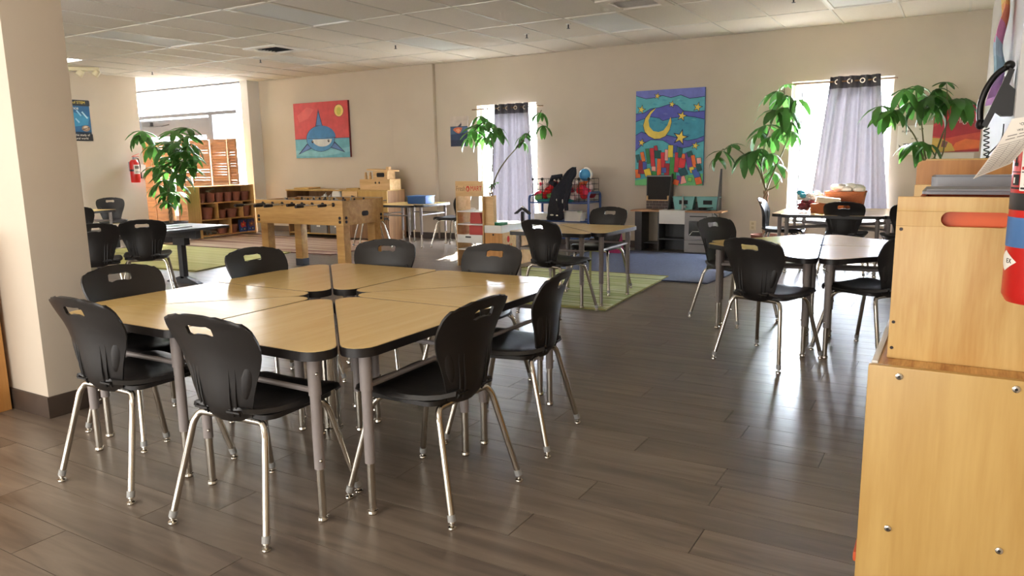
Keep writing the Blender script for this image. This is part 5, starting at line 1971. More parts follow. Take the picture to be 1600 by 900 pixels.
for k, (dx, s) in enumerate(((-9.45, 1.0), (-9.33, 0.8))):
    t = thing('white_animal', ['larger white toy animal left of the white ring behind the foosball table', 'smaller white toy animal beside the white ring behind the foosball table'][k], 'toy', (dx, 9.50, 0.6195))
    b = MB().ball((0, 0, 0.055 * s), 0.07 * s, 0.04 * s, 0.04 * s).ball((0.06 * s, -0.01, 0.10 * s), 0.032 * s)
    for sx in (-1, 1):
        for sy in (-1, 1):
            b.tube([(sx * 0.04 * s, sy * 0.02, 0.05 * s), (sx * 0.045 * s, sy * 0.022, 0.001)], 0.012 * s, 6)
    b.tube([(0.05 * s, 0.01, 0.125 * s), (0.05 * s, 0.02, 0.15 * s)], 0.006, 5)
    b.build('body', WHITE, t)
t = thing('green_leaf_toy', 'small green play mat piece on the shelf behind the foosball table', 'toy', (-9.60, 9.50, 0.6195))
MB().ball((0, 0, 0.02), 0.09, 0.05, 0.019).ball((0.03, 0, 0.035), 0.04, 0.03, 0.02).build('body', mat('dull_green', rgb(70, 98, 70), 0.7), t)

t = thing('maple_divider', 'maple cabinet with its plain back to the room, carrying the toy wooden house', 'cabinet', (-8.38, 9.62, 0))
MB().box(-0.50, 0.46, -0.24, -0.22, 0.47, 0.81, 0.003).build('back_panel', MAPLE, t)
MB().box(-0.50, 0.46, -0.22, 0.22, 0.8105, 0.825, 0.003).build('top_board', MAPLE, t)
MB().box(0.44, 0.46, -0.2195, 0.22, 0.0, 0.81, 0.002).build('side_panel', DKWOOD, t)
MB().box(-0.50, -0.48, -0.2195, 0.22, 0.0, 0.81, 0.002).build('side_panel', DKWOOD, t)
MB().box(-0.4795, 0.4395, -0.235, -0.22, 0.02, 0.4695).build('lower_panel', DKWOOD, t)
MB().box(-0.50, -0.16, -0.26, -0.242, 0.60, 0.80, 0.003).build('front_plaque', LTWOOD, t)
MB().box(-0.47, -0.2, -0.18, 0.1, 0.826, 0.85, 0.004).build('raised_edge', MAPLE, t)
# toy wooden house / castle
t = thing('wooden_toy_house', 'wooden toy house with a flat roof on the maple cabinet beside the shark painting', 'toy', (-8.22, 9.58, 0.8255))
b = MB()
b.box(-0.32, 0.32, -0.14, -0.125, 0.0, 0.17)
b.box(-0.32, 0.32, 0.125, 0.14, 0.0, 0.17)
b.box(-0.32, -0.305, -0.1245, 0.1245, 0.0, 0.17)
b.box(0.305, 0.32, -0.1245, 0.1245, 0.0, 0.17)
b.box(-0.304, 0.304, -0.124, 0.124, 0.0, 0.012)
b.build('wall', LTWOOD, t)
for k in range(2):
    MB().ball((0.02 + 0.08 * k, -0.142, 0.115), 0.014, 0.004, 0.02).build('window_hole', INK, t)
b = MB()
b.box(-0.06, 0.24, -0.10, -0.088, 0.1705, 0.30)
b.box(-0.06, 0.24, 0.088, 0.10, 0.1705, 0.30)
b.box(-0.06, -0.048, -0.087, 0.087, 0.1705, 0.30)
b.box(0.228, 0.24, -0.087, 0.087, 0.1705, 0.30)
b.build('upper_storey', LTWOOD, t)
MB().prism(fillet([(0.02, 0.205), (0.18, 0.205), (0.18, 0.275), (0.02, 0.275)], [0.02] * 4), 0.0, 0.003, Matrix.Translation((0, -0.101, 0)) @ Matrix.Rotation(PI / 2, 4, 'X')).build('arched_window', INK, t)
M = Matrix.Translation((0.08, 0, 0.315)) @ Matrix.Rotation(0.06, 4, 'Y')
MB().box(-0.24, 0.22, -0.14, 0.14, -0.012, 0.012, 0.004, M).build('roof', LTWOOD, t)
MB().box(0.16, 0.22, -0.03, 0.03, 0.32, 0.37, 0.004).build('chimney', LTWOOD, t)
for k in range(3):
    b = MB().lathe([(0.024, 0), (0.026, 0.05), (0.016, 0.07), (0.022, 0.09), (0.012, 0.115)], 10, (-0.26 + 0.07 * k, -0.05 + 0.03 * k, 0.1705))
    b.build('peg_figure', LTWOOD, t)
t = thing('blue_box', 'blue plastic box on the desk by the wall pilaster', 'box', (-6.98, 9.05, TOPZ))
b = MB()
b.box(-0.17, 0.17, -0.11, 0.11, 0.001, 0.105, 0.01)
b.build('tub', mat('blue_plastic', rgb(30, 84, 150), 0.4, noise=0.05, scale=10), t)
MB().box(-0.18, 0.18, -0.12, 0.12, 0.1055, 0.12, 0.006).build('lid', mat('blue_lid', rgb(52, 104, 164), 0.4), t)

# ------------------------------------------------------------------ play shop stand
t = thing('play_shop', 'light wooden play shop stand with a lettered sign, shelves and a low counter', 'play shop', (-5.02, 7.45, 0), 0.0)
SW = 0.195
MB().box(-SW, -SW + 0.012, 0, 0.30, 0.001, 0.85, 0.002).build('side_panel', LTWOOD, t)
MB().box(SW - 0.012, SW, 0, 0.30, 0.001, 0.85, 0.002).build('side_panel', LTWOOD, t)
MB().box(-SW, SW, -0.005, 0.012, 0.8505, 1.03, 0.006).build('sign_board', LTWOOD, t)
for z in (0.66, 0.505, 0.36, 0.20):
    MB().box(-SW + 0.0125, SW - 0.0125, 0.005, 0.29, z, z + 0.012).build('shelf', WHITE, t)
MB().box(-SW + 0.0125, SW - 0.0125, -0.012, 0.0, 0.29, 0.39, 0.003).build('drawer_front', WHITE, t)
MB().box(-0.06, 0.02, -0.0135, -0.0122, 0.352, 0.37).build('drawer_slot', INK, t)
MB().box(SW + 0.001, SW + 0.115, 0.05, 0.065, 0.001, 0.85, 0.002).build('wing_panel', LTWOOD, t)
text('lettering', 'Fresh', 0.085, mat('brown_print', rgb(140, 104, 72), 0.7), t, (-0.115, -0.0065, 0.94), (PI / 2, 0, 0), sx=0.72)
text('lettering', 'MART', 0.085, mat('red_print', rgb(206, 52, 40), 0.7), t, (0.105, -0.0065, 0.94), (PI / 2, 0, 0), sx=0.72)
b = MB().ball((-0.012, -0.007, 0.94), 0.026, 0.003, 0.034)
b.build('apple_logo', mat('red_print', rgb(206, 52, 40), 0.7), t)
MB().ball((-0.012, -0.0095, 0.935), 0.012, 0.002, 0.022).build('apple_core', LTWOOD, t)
# counter running back from the tower
CX0, CX1 = SW + 0.02, SW + 0.255
b = MB()
b.box(CX0, CX1, 0.0, 0.015, 0.001, 0.42)
b.build('counter_front', wood_mat('amber_shop_wood', rgb(206, 150, 84), rgb(180, 124, 62), 0.45, 2.5, 'Z'), t)
MB().box(CX0 - 0.0, CX1, -0.014, 0.004, 0.4205, 0.51, 0.003).build('counter_band', WHITE, t)
MB().box(CX1 - 0.014, CX1 + 0.001, 0.0045, 0.80, 0.4205, 0.51, 0.003).build('counter_band', WHITE, t)
MB().box(CX1 - 0.015, CX1, 0.0155, 0.80, 0.001, 0.42).build('counter_side', LTWOOD, t)
MB().box(CX0, CX1 - 0.015, 0.0045, 0.80, 0.455, 0.468).build('counter_top', GREYM, t)
ps = MB().box(CX1 + 0.0005, CX1 + 0.003, 0.03, 0.25, 0.20, 0.41).build('side_sign', LTWOOD, t)
text('lettering', 'MART', 0.07, mat('red_print', rgb(206, 52, 40), 0.7), t, (CX1 + 0.004, 0.14, 0.25), (PI / 2, 0, PI / 2))
MB().ball((CX1 + 0.004, 0.14, 0.34), 0.002, 0.03, 0.04).build('apple_logo', mat('red_print', rgb(206, 52, 40), 0.7), t)
MB().ball((0.33, -0.001, 0.40), 0.012, 0.003, 0.012).build('knob_hole', INK, t)
# things on the stand
t = thing('red_bottle', 'red toy container with a white handle standing on a shelf of the play shop', 'toy', (-5.02, 7.62, 0.5175))
MB().prism([(-0.07, 0), (0.10, 0), (0.07, 0.13), (-0.06, 0.13)], -0.06, 0.06, Matrix.Rotation(PI / 2, 4, 'X')).build('body', mat('dull_red_plastic', rgb(186, 66, 58), 0.5), t)
MB().tube(round_path([(-0.03, 0, 0.13), (-0.03, 0, 0.175), (-0.09, 0, 0.175)], 0.02), 0.011, 6).build('handle', WHITE, t)
t = thing('red_basket', 'red toy box on the middle shelf of the play shop stand', 'toy', (-5.00, 7.62, 0.3725))
MB().prism([(-0.09, 0), (0.11, 0), (0.10, 0.12), (-0.09, 0.12)], -0.08, 0.08, Matrix.Rotation(PI / 2, 4, 'X')).build('body', mat('dull_red_plastic', rgb(186, 66, 58), 0.5), t)
t = thing('green_box', 'small green toy box on the play shop counter', 'toy', (-4.70, 7.62, 0.4685))
MB().box(-0.08, 0.08, -0.05, 0.05, 0.0, 0.055, 0.008).build('tub', mat('green_plastic', rgb(24, 126, 74), 0.4), t)
MB().box(-0.085, 0.085, -0.055, 0.055, 0.0555, 0.065, 0.004).build('lid', mat('green_plastic', rgb(24, 126, 74), 0.4), t)
t = thing('paper_pad', 'pale pad of paper lying on the play shop counter behind the green box', 'paper', (-4.70, 7.95, 0.4685))
MB().box(-0.08, 0.10, -0.12, 0.12, 0.0, 0.014).build('pad', PAPER, t)
t = thing('bird_feeder', 'black toy bird house on a post on the play shop counter against the curtain', 'toy', (-4.68, 8.14, 0.4685))
MB().box(-0.018, 0.018, -0.018, 0.018, 0.0, 0.16, 0.003).build('post', BLACK, t)
for s in (-1, 1):
    M = Matrix.Translation((s * 0.048, 0, 0.172)) @ Matrix.Rotation(s * 0.62, 4, 'Y')
    MB().box(-0.066, 0.066, -0.035, 0.035, -0.009, 0.009, 0.003, M).build('roof_board', BLACK, t)
MB().ball((0, 0, 0.215), 0.022, 0.022, 0.016).build('finial', WHITE, t)

# ------------------------------------------------------------------ toy cart with soft toys
cx0, cx1, cy0, cy1 = -5.32, -4.38, 9.45, 9.85
t = thing('toy_cart', 'blue tubular metal cart loaded with red and white soft toys between the windows', 'cart', (0, 0, 0))
for (xx, top) in ((cx0, 0.76), (cx1, 0.80)):
    MB().tube(round_path([(xx, cy0, 0.02), (xx, cy0, top), (xx, cy1, top), (xx, cy1, 0.02)], 0.07, 6), 0.018, 8).build('end_hoop', BLUEM, t)
for z in (0.66, 0.40, 0.16):
    for yy in (cy0, cy1):
        MB().tube([(cx0, yy, z), (cx1, yy, z)], 0.012, 8).build('shelf_rail', BLUEM, t)
    MB().box(cx0 + 0.014, cx1 - 0.014, cy0 + 0.013, cy1 - 0.013, z - 0.006, z + 0.002).build('shelf', mat('blue_shelf', rgb(74, 98, 150), 0.5), t)
for xx in (cx0, cx1):
    for yy in (cy0, cy1):
        MB().ball((xx, yy, 0.022), 0.022, 0.016, 0.022).build('caster', BLACK, t)
t = thing('wire_crate', 'black wire crate holding soft toys on the top of the blue cart', 'crate', (-4.83, 9.65, 0.6625))
wm = mat('black_wire', rgb(40, 38, 38), 0.5, 0.3)
b = MB()
for k in range(13):
    x = -0.44 + 0.88 * k / 12
    for yy in (-0.17, 0.17):
        b.tube([(x, yy, 0.0), (x, yy, 0.33)], 0.003, 4)
for k in range(5):
    z = 0.03 + 0.3 * k / 4
    for yy in (-0.17, 0.17):
        b.tube([(-0.44, yy, z), (0.44, yy, z)], 0.003, 4)
    for xx in (-0.44, 0.44):
        b.tube([(xx, -0.17, z), (xx, 0.17, z)], 0.003, 4)
tag(b.build('wire_mesh', wm, t), kind='stuff')
for x in (-0.29, -0.06, 0.0, 0.29, 0.44, -0.44):
    MB().ball((x, -0.17, 0.33), 0.022).build('connector', BLACK, t)
    MB().tube([(x, -0.17, 0), (x, -0.17, 0.33)], 0.006, 6).build('upright', BLACK, t)
toyc = [('pink', (224, 60, 92)), ('crimson', (150, 34, 44)), ('red', (200, 40, 44)), ('white', (230, 214, 210)), ('teal', (50, 140, 140)), ('orange', (220, 110, 60)), ('green', (110, 160, 90)), ('rose', (206, 90, 110))]
spots = [(-0.40, -0.08, 0.10, 0, 'leftmost, hanging at the edge of the crate'), (-0.36, 0.0, 0.19, 3, 'upper left of the crate'), (-0.29, -0.07, 0.10, 2, 'second from the left at the bottom of the crate'), (-0.24, 0.05, 0.21, 1, 'topmost left of the jacket'),
         (-0.20, -0.08, 0.10, 6, 'in the bottom row left of the jacket'), (-0.12, -0.02, 0.12, 2, 'against the jacket, lower'), (-0.13, 0.06, 0.21, 1, 'against the jacket, upper'), (0.10, 0.0, 0.12, 7, 'just right of the jacket, low'),
         (0.12, 0.03, 0.22, 3, 'just right of the jacket, high'), (0.22, -0.05, 0.11, 3, 'third from the right in the crate'), (0.24, 0.04, 0.23, 5, 'high at the right of the crate'), (0.32, -0.06, 0.10, 2, 'lower right of the crate'),
         (0.36, 0.03, 0.20, 3, 'rightmost upper one'), (0.38, 0.06, 0.11, 1, 'rightmost lower one'), (-0.33, 0.09, 0.055, 4, 'flat at the bottom left'), (-0.18, 0.10, 0.055, 4, 'flat at the bottom centre'),
         (-0.40, 0.07, 0.19, 0, 'high at the far left, behind the others'), (-0.30, -0.10, 0.20, 3, 'high in the front row, second from left'), (-0.22, -0.11, 0.17, 2, 'front row, third from left, middle height'), (-0.37, -0.12, 0.06, 6, 'lowest at the front left corner'), (0.28, -0.10, 0.17, 2, 'front row right of the jacket, middle height'), (0.16, -0.11, 0.06, 3, 'lowest in the front row right of the jacket'), (0.38, -0.10, 0.15, 0, 'front right corner of the crate')]
for k, (x, yy, z, ci, where) in enumerate(spots):
    nm, c_ = toyc[ci]
    t = thing('soft_toy', '%s soft toy on the cart, %s' % (nm, where), 'toy', (-4.83 + x, 9.65 + yy, 0.6625 + z), k * 0.7, 'soft toys on the blue cart')
    fm = mat('plush_%s' % nm, rgb(*c_), 0.95, noise=0.12, scale=40, bump=0.4)
    MB().ball((0, 0, 0), 0.070, 0.056, 0.056).build('body', fm, t)
    MB().ball((0.055, 0, 0.042), 0.042).ball((0.07, 0.026, 0.076), 0.015).ball((0.07, -0.026, 0.076), 0.015).build('head', fm, t)
for k, (x, z, w_) in enumerate(((-0.25, 0.0, 0.16), (0.1, 0.0, 0.12))):
    t = thing('teal_cloth', ['crumpled teal cloth under the soft toys at the left of the cart', 'crumpled teal cloth under the soft toys at the right of the cart'][k], 'cloth', (-4.83 + x, 9.50, 0.6625))
    b = MB()
    b.ball((0, 0, 0.026), w_, 0.06, 0.022, 12, 6).ball((w_ * 0.5, 0.01, 0.04), w_ * 0.35, 0.04, 0.02)
    b.build('folds', mat('plush_teal', rgb(50, 140, 140), 0.95, noise=0.12, scale=40, bump=0.4), t)
# jacket draped over the crate
t = thing('jacket', 'dark navy hooded jacket with white marks hanging over the blue cart', 'jacket', (-4.80, 9.40, 0.42))
rows = []
ks = [(0.0, -0.155, 0.115), (0.03, -0.14, 0.135), (0.08, -0.13, 0.125), (0.13, -0.135, 0.115), (0.18, -0.12, 0.118), (0.24, -0.115, 0.105), (0.30, -0.09, 0.112), (0.36, -0.085, 0.10), (0.42, -0.055, 0.115), (0.47, -0.03, 0.108), (0.52, 0.02, 0.10), (0.57, 0.05, 0.085), (0.61, 0.075, 0.092), (0.65, 0.09, 0.085), (0.69, 0.105, 0.066), (0.72, 0.125, 0.04), (0.74, 0.14, 0.015)]
for (z, x0, hw_) in ks:
    ring = []
    for k in range(18):
        a = 2 * PI * k / 18
        ring.append(Vector((x0 + 0.06 + hw_ * math.cos(a) * (1 + 0.12 * math.sin(5 * a + z * 9)), 0.05 * math.sin(a) * (1 + 0.35 * math.cos(3 * a + z * 12) + 0.2 * math.cos(7 * a + z * 5)) + (0.10 if z > 0.45 else 0.0) * (z - 0.45) * 2, z)))
    rows.append(ring)
bm = bmesh.new()
vv = [[bm.verts.new(p) for p in r] for r in rows]
for i in range(len(vv) - 1):
    for k in range(18):
        bm.faces.new((vv[i][k], vv[i][(k + 1) % 18], vv[i + 1][(k + 1) % 18], vv[i + 1][k]))
bm.faces.new(vv[0][::-1])
bm.faces.new(vv[-1])
b = MB()
b.bm.free()
b.bm = bm
b.build('body', NAVY, t, 60)
MB().tube([(-0.06, -0.02, 0.50), (-0.14, 0.0, 0.53), (-0.12, 0.02, 0.60), (0.02, 0.04, 0.62)], 0.04, 8, True, 0.03).build('sleeve', NAVY, t)
MB().tube([(0.16, -0.01, 0.52), (0.15, -0.03, 0.40), (0.11, -0.035, 0.26), (0.12, -0.03, 0.14)], 0.045, 8, True, 0.03).build('sleeve', NAVY, t)
b = MB()
for (x, z, w_, h_) in ((0.0, 0.33, 0.012, 0.035), (-0.02, 0.29, 0.010, 0.018), (-0.10, 0.075, 0.03, 0.012), (-0.02, 0.07, 0.02, 0.010), (0.07, 0.27, 0.008, 0.03)):
    b.ball((x, -0.052, z), w_, 0.006, h_, 8, 5)
b.build('white_marks', WHITE, t)
t = thing('blue_helmet', 'blue and white toy cap resting on the right end of the cart crate', 'toy', (-4.50, 9.62, 1.0))
MB().ball((0, 0, 0.05), 0.10, 0.09, 0.09, 14, 9).build('shell', mat('sky_blue_plastic', rgb(70, 150, 200), 0.4), t)
MB().tube([(0.02 + 0.085 * math.cos(a), -0.04, 0.05 + 0.09 * math.sin(a)) for a in [-0.6 + 2.4 * k / 10 for k in range(11)]], 0.014, 6).build('stripe', WHITE, t)
t = thing('white_bin', 'white plastic bin on the middle shelf of the blue cart, under the jacket', 'bin', (-4.62, 9.52, 0.403))
M = Matrix.Rotation(PI / 2, 4, 'X')
MB().prism([(-0.125, 0), (0.115, 0), (0.145, 0.125), (-0.145, 0.125)], -0.08, 0.08, M).build('tub', WHITE, t)
MB().box(-0.10, 0.08, -0.085, 0.085, 0.1255, 0.145, 0.005).build('lid', WHITE, t)
t = thing('white_carton', 'flat white carton lying at the left of the cart middle shelf', 'box', (-5.10, 9.60, 0.403))
MB().box(-0.16, 0.13, -0.12, 0.12, 0.0, 0.08, 0.004).build('carton', WHITE, t)
MB().box(-0.165, 0.135, -0.124, 0.124, 0.0805, 0.10, 0.004).build('lid', WHITE, t)
t = thing('red_cloth', 'red cloth slung over the middle shelf of the cart between the white boxes', 'cloth', (-4.86, 9.54, 0.403))
MB().tube([(-0.12, 0.06, 0.10), (-0.05, 0.02, 0.13), (0.02, 0.0, 0.10), (0.05, 0.0, 0.045)], 0.045, 8, True, 0.04).build('folds', mat('red_fleece', rgb(168, 34, 44), 0.95, noise=0.1, scale=30, bump=0.4), t)
t = thing('toy_basket', 'low bin of pink and yellow toys on the bottom shelf of the cart', 'bin', (-4.72, 9.55, 0.163))
MB().box(-0.24, 0.24, -0.10, 0.12, 0.0, 0.09, 0.006).build('tub', mat('clear_grey_bin', rgb(180, 170, 176), 0.4), t)
b = MB()
rng = random.Random(9)
for k in range(16):
    b.mi = k % 3
    b.ball((rng.uniform(-0.2, 0.2), rng.uniform(-0.08, 0.08), 0.10), 0.036, 0.036, 0.032, 7, 5)
tag(b.build('toy_pieces', [mat('toy_pink', rgb(226, 140, 150), 0.6), mat('toy_yellow', rgb(228, 196, 110), 0.6), mat('toy_rose', rgb(190, 84, 110), 0.6)], t), kind='stuff')
t = thing('magenta_bag', 'magenta and white bag on the floor behind the desks on the striped rug', 'bag', (-3.98, 9.35, 0.009))
MB().prism([(-0.14, 0), (0.14, 0), (0.10, 0.30), (-0.06, 0.26)], -0.08, 0.08, Matrix.Rotation(PI / 2, 4, 'X')).build('body', mat('magenta_cloth', rgb(140, 36, 80), 0.9, noise=0.1, scale=30), t)
MB().ball((-0.10, -0.085, 0.16), 0.03, 0.01, 0.06).build('tag', WHITE, t)

# ------------------------------------------------------------------ play kitchen
t = thing('play_kitchen', 'grey toy kitchen with chalkboard, white sink and oven under the moon painting', 'play kitchen', (0, 9.70, 0.0085))
KD = 0.30
CH = mat('charcoal_board', rgb(70, 68, 70), 0.55, noise=0.06, scale=15)
KG = mat('oven_grey', rgb(152, 148, 146), 0.5, noise=0.03, scale=15)
KW = wood_mat('kitchen_counter_wood', rgb(196, 150, 112), rgb(172, 124, 86), 0.45, 2.5, 'X')
MB().box(-3.86, -3.45, 0.0, KD, 0.535, 0.555, 0.003).build('counter', KW, t)
MB().box(-3.09, -2.60, 0.0, KD, 0.535, 0.555, 0.003).build('counter', KW, t)
MB().box(-3.4495, -3.0905, 0.01, KD, 0.375, 0.56, 0.006).build('sink', WHITE, t)
MB().box(-3.80, -3.70, 0.02, KD, 0.0, 0.5345, 0.002).build('end_panel', CH, t)
MB().box(-3.47, -3.452, 0.02, KD, 0.0, 0.5345, 0.002).build('divider_panel', CH, t)
MB().box(-3.4515, -3.0955, KD - 0.015, KD, 0.0, 0.37).build('back_panel', DKGREY, t)
MB().box(-3.4515, -3.0955, 0.02, KD - 0.0155, 0.16, 0.175).build('shelf', DKGREY, t)
MB().box(-3.699, -3.4705, 0.10, KD, 0.09, 0.105).build('shelf', CH, t)
ov = MB().box(-3.095, -2.72, 0.03, KD, 0.0, 0.5345, 0.002).build('oven_body', KG, t)
d1 = MB().box(-3.09, -2.725, 0.0, 0.0295, 0.175, 0.53, 0.004).build('oven_door', KG, t)
MB().prism(fillet([(-3.03, 0.225), (-2.785, 0.225), (-2.785, 0.425), (-3.03, 0.425)], [0.012] * 4), 0.0, 0.002, Matrix.Translation((0, -0.0005, 0)) @ Matrix.Rotation(PI / 2, 4, 'X')).build('oven_window', mat('dark_oven_glass', rgb(34, 34, 36), 0.15), d1)
MB().box(-3.02, -2.79, -0.004, -0.0005, 0.478, 0.490).build('handle_slot', INK, d1)
MB().tube([(-3.02, -0.004, 0.235), (-2.98, -0.004, 0.285), (-2.80, -0.004, 0.29)], 0.004, 6).build('rack_wire', WHITE, d1)
d2 = MB().box(-3.09, -2.725, 0.0, 0.0295, 0.003, 0.165, 0.004).build('oven_drawer', KG, t)
MB().box(-3.03, -2.79, -0.004, -0.0005, 0.112, 0.122).build('handle_slot', INK, d2)
cbx0, cbx1 = -3.73, -3.37
MB().box(cbx0, cbx1, KD - 0.03, KD - 0.01, 0.5555, 1.02, 0.003).build('board_frame', CH, t)
MB().box(cbx0 + 0.015, cbx1 - 0.012, KD - 0.036, KD - 0.0305, 0.69, 1.0).build('chalkboard', mat('chalkboard_black', rgb(38, 36, 36), 0.8, noise=0.1, scale=10), t)
MB().box(cbx0, cbx1, KD - 0.05, KD - 0.0365, 0.672, 0.684, 0.002).build('chalk_ledge', LTWOOD, t)
MB().box(cbx0, cbx1, KD - 0.04, KD - 0.0305, 1.003, 1.016).build('top_strip', GREYM, t)
for r in range(3):
    for k in range(4):
        x0 = cbx0 + 0.005 + k * 0.09 - (0.045 if r % 2 else 0)
        x1 = x0 + 0.084
        x0, x1 = max(cbx0 + 0.003, x0), min(cbx1 - 0.003, x1)
        if x1 - x0 > 0.015:
            MB().box(x0, x1, KD - 0.036, KD - 0.0305, 0.56 + r * 0.037, 0.593 + r * 0.037, 0.001).build('brick', mat('grey_brown_brick', rgb(92, 82, 80), 0.8, noise=0.1, scale=20), t)
MB().box(cbx0 + 0.002, cbx1 - 0.002, KD - 0.0308, KD - 0.0302, 0.558, 0.668).build('mortar', mat('pale_mortar', rgb(170, 160, 152), 0.9), t)
for (xa, zt_) in ((cbx1 + 0.003, 1.04), (-2.70, 1.10)):
    MB().prism([(KD - 0.20, 0.5555), (KD, 0.5555), (KD, zt_), (KD - 0.05, zt_)], 0.0, 0.012, Matrix(((0, 0, 1, xa), (1, 0, 0, 0), (0, 1, 0, 0), (0, 0, 0, 1)))).build('tall_side', CH, t)
MB().box(cbx1 + 0.0155, -2.7005, KD - 0.02, KD - 0.005, 0.5605, 0.66).build('splash_board', CH, t)
for k in range(7):
    x0 = cbx1 + 0.02 + k * 0.095
    MB().box(x0, x0 + 0.088, KD - 0.024, KD - 0.0205, 0.565 + (k % 2) * 0.045, 0.605 + (k % 2) * 0.045, 0.001).build('brick', mat('grey_brown_brick', rgb(92, 82, 80), 0.8, noise=0.1, scale=20), t)
MB().lathe([(0.022, 0), (0.018, 0.03), (0.020, 0.06), (0.012, 0.10), (0.016, 0.13), (0.010, 0.16), (0.004, 0.21)], 12, (-3.17, 0.16, 0.5605)).ball((-3.13, 0.13, 0.60), 0.022).build('tap', mat('grey_tap', rgb(160, 164, 166), 0.4), t)
MB().tube([(-2.70, 0.0, 0.53), (-2.66, 0.0, 0.50), (-2.66, 0.0, 0.47)], 0.008, 6).build('hook', DKGREY, t)
for k, (x, lab) in enumerate(((-3.17, 'teal plastic bin at the back of the toy kitchen, behind the tap'), (-2.84, 'teal plastic bin at the back of the toy kitchen, over the oven'))):
    bn = thing('teal_bin', lab, 'bin', (x, 9.93, 0.64), 0, 'teal bins on the toy kitchen')
    MB().prism([(-0.12, -0.072), (0.12, -0.072), (0.15, 0.09), (-0.15, 0.09)], -0.045, 0.045, Matrix.Rotation(PI / 2, 4, 'X')).build('tub', TEAL, bn)
    MB().box(-0.155, 0.155, -0.05, 0.05, 0.0905, 0.103, 0.003).build('rim', TEAL, bn)
    MB().box(-0.06, 0.06, -0.0475, -0.0455, 0.0, 0.055).build('chalk_label', INK, bn)
t = thing('toy_hob', 'dark toy stove top with pans on the counter of the toy kitchen', 'toy', (-2.88, 9.80, 0.564))
MB().box(-0.12, 0.10, -0.06, 0.06, 0.0, 0.012, 0.003).build('plate', DKGREY, t)
MB().lathe([(0.05, 0.0125), (0.058, 0.04), (0.052, 0.04), (0.046, 0.02)], 14).build('pan', BLACK, t)
MB().tube([(0.05, 0, 0.035), (0.14, -0.02, 0.045)], 0.006, 6).build('pan_handle', BLACK, t)
for k, x in enumerate((-3.71, -3.41)):
    tag(MB().lathe([(0.014, 0), (0.014, 0.05), (0.010, 0.055)], 10, (x + 0.0, 9.70 + KD - 0.048, 0.6935)).build('chalk_cup', LTWOOD), ['small wooden peg at the left of the toy kitchen chalk ledge', 'small wooden peg at the right of the toy kitchen chalk ledge'][k], 'peg')

# outlet
t = thing('wall_outlet', 'beige double power outlet low on the back wall left of the right window', 'outlet', (-2.28, BW - 0.001, 0.365))
MB().box(-0.04, 0.04, -0.008, 0.0, -0.06, 0.06, 0.004).build('plate', mat('ivory_plate', rgb(214, 200, 168), 0.5), t)
for z in (-0.026, 0.026):
    MB().box(-0.017, 0.017, -0.0105, -0.0082, z - 0.016, z + 0.016, 0.003).build('socket', mat('ivory_socket', rgb(190, 174, 140), 0.5), t)

# ------------------------------------------------------------------ baskets on the desks under the right window
t = thing('clear_tub', 'clear plastic tub of blue and dark red craft scraps under the right window', 'tub', (-1.42, 8.98, TOPZ))
CLR = glass_mat('clear_plastic')
b = MB()
b.box(-0.17, 0.17, -0.14, -0.136, 0.0, 0.20)
b.box(-0.17, 0.17, 0.136, 0.14, 0.0, 0.20)
b.box(-0.17, -0.166, -0.1355, 0.1355, 0.0, 0.20)
b.box(0.166, 0.17, -0.1355, 0.1355, 0.0, 0.20)
b.build('tub', CLR, t)
b = MB()
rng = random.Random(21)
for k in range(46):
    b.mi = 0 if k < 26 else (1 if k % 3 == 0 else 2)
    z = rng.uniform(0.03, 0.12) if k < 26 else rng.uniform(0.14, 0.23)
    b.ball((rng.uniform(-0.11, 0.11), rng.uniform(-0.09, 0.09), z), rng.uniform(0.03, 0.05), rng.uniform(0.03, 0.05), 0.028, 7, 5)
tag(b.build('craft_scraps', [paint(126, 40, 56), paint(70, 170, 196), paint(232, 230, 226)], t), kind='stuff')
t = thing('wicker_basket', 'brown basket heaped with white paper under the right window', 'basket', (-1.08, 9.06, TOPZ))
BSK = mat('brown_basket', rgb(168, 96, 56), 0.75, noise=0.15, scale=40, stretch=(1, 1, 4), bump=0.5)
MB().prism([(-0.15, 0), (0.19, 0), (0.22, 0.21), (-0.17, 0.21)], -0.13, 0.13, Matrix.Rotation(PI / 2, 4, 'X')).build('tub', BSK, t)
MB().tube([(-0.17, -0.13, 0.215), (0.22, -0.13, 0.215), (0.22, 0.13, 0.215), (-0.17, 0.13, 0.215), (-0.17, -0.13, 0.215)], 0.012, 6).build('rim', BSK, t)
b = MB()
for k in range(12):
    b.ball((rng.uniform(-0.12, 0.17), rng.uniform(-0.09, 0.09), rng.uniform(0.235, 0.275)), 0.065, 0.05, 0.04, 8, 5)
tag(b.build('crumpled_paper', PAPER, t), kind='stuff')
t = thing('paper_basket', 'shallow basket with a fanned stack of paper in front of the brown basket', 'basket', (-1.20, 8.80, TOPZ))
MB().box(-0.17, 0.17, -0.09, 0.09, 0.0, 0.10, 0.01).build('tub', BSK, t)
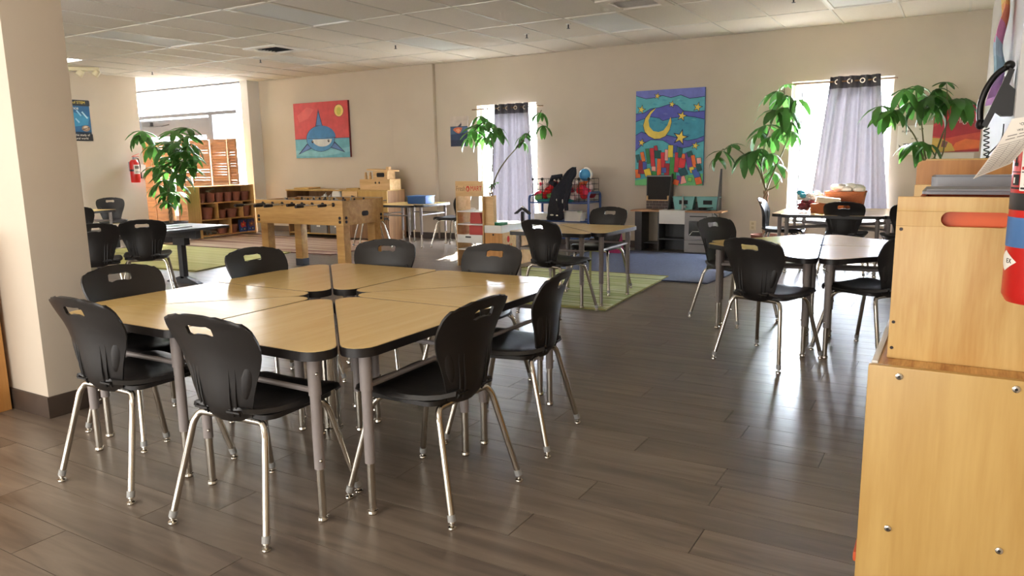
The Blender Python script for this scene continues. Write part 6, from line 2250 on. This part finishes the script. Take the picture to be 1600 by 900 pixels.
for k in range(7):
    M = Matrix.Translation((0.0, 0, 0.108 + 0.009 * k)) @ Matrix.Rotation(0.15 * (k - 3) * 0.4, 4, 'Z') @ Matrix.Rotation(0.1, 4, 'Y')
    MB().box(-0.12, 0.12, -0.08, 0.08, -0.003, 0.003, 0.001, M).build('sheet', PAPER, t)

# ------------------------------------------------------------------ ceiling fittings, left edge cabinet
for k, (px, py, lab) in enumerate(((888, 42, 'fire sprinkler head in the ceiling tile left of the right-hand light panel'), (407, 96, 'fire sprinkler head below the white framed air vent'), (238, 115, 'fire sprinkler head above the bright glass front'),
                                   (618, 74, 'fire sprinkler head near the light panel above the pilaster'), (823, 57, 'fire sprinkler head between the two rightmost back row tiles'), (1240, 1, 'fire sprinkler head at the top edge above the right window'))):
    p = P(px, py, CE - 0.03)
    t = thing('sprinkler', lab, 'sprinkler', (p.x, p.y, CE))
    MB().lathe([(0.03, -0.004), (0.03, 0.003)], 14).build('escutcheon', WHITE, t)
    MB().tube([(0, 0, 0), (0, 0, -0.045)], 0.008, 6).build('body', DKGREY, t)
    MB().lathe([(0.020, -0.05), (0.020, -0.047)], 10).build('deflector', DKGREY, t)
p = P(128, 108, CE - 0.03)
t = thing('emergency_light', 'white twin-head emergency light on the ceiling beside the pillar', 'light', (p.x, p.y, CE), 0.9)
MB().box(-0.24, 0.24, -0.05, 0.05, -0.055, 0.0, 0.008).build('housing', mat('ivory_housing', rgb(214, 204, 170), 0.5), t)
for x in (-0.02, 0.20):
    M = Matrix.Translation((x, -0.02, -0.085)) @ Matrix.Rotation(0.7, 4, 'Y')
    MB().lathe([(0.02, 0.05), (0.045, 0.03), (0.055, -0.05), (0.045, -0.055)], 14, (0, 0, 0), M).build('lamp_head', mat('ivory_housing', rgb(214, 204, 170), 0.5), t)
t = thing('wood_cabinet', 'edge of an oak-coloured cabinet at the far left against the pillar', 'cabinet', (-4.262, 1.50, 0))
MB().box(-0.30, 0.0, 0.0, 0.405, 0.001, 0.93, 0.003).build('body', wood_mat('oak_cabinet', rgb(206, 152, 88), rgb(184, 126, 66), 0.4, 2.0, 'Z'), t)
MB().box(-0.302, 0.002, -0.002, 0.407, 0.9305, 0.95, 0.003).build('top_board', MAPLE, t)
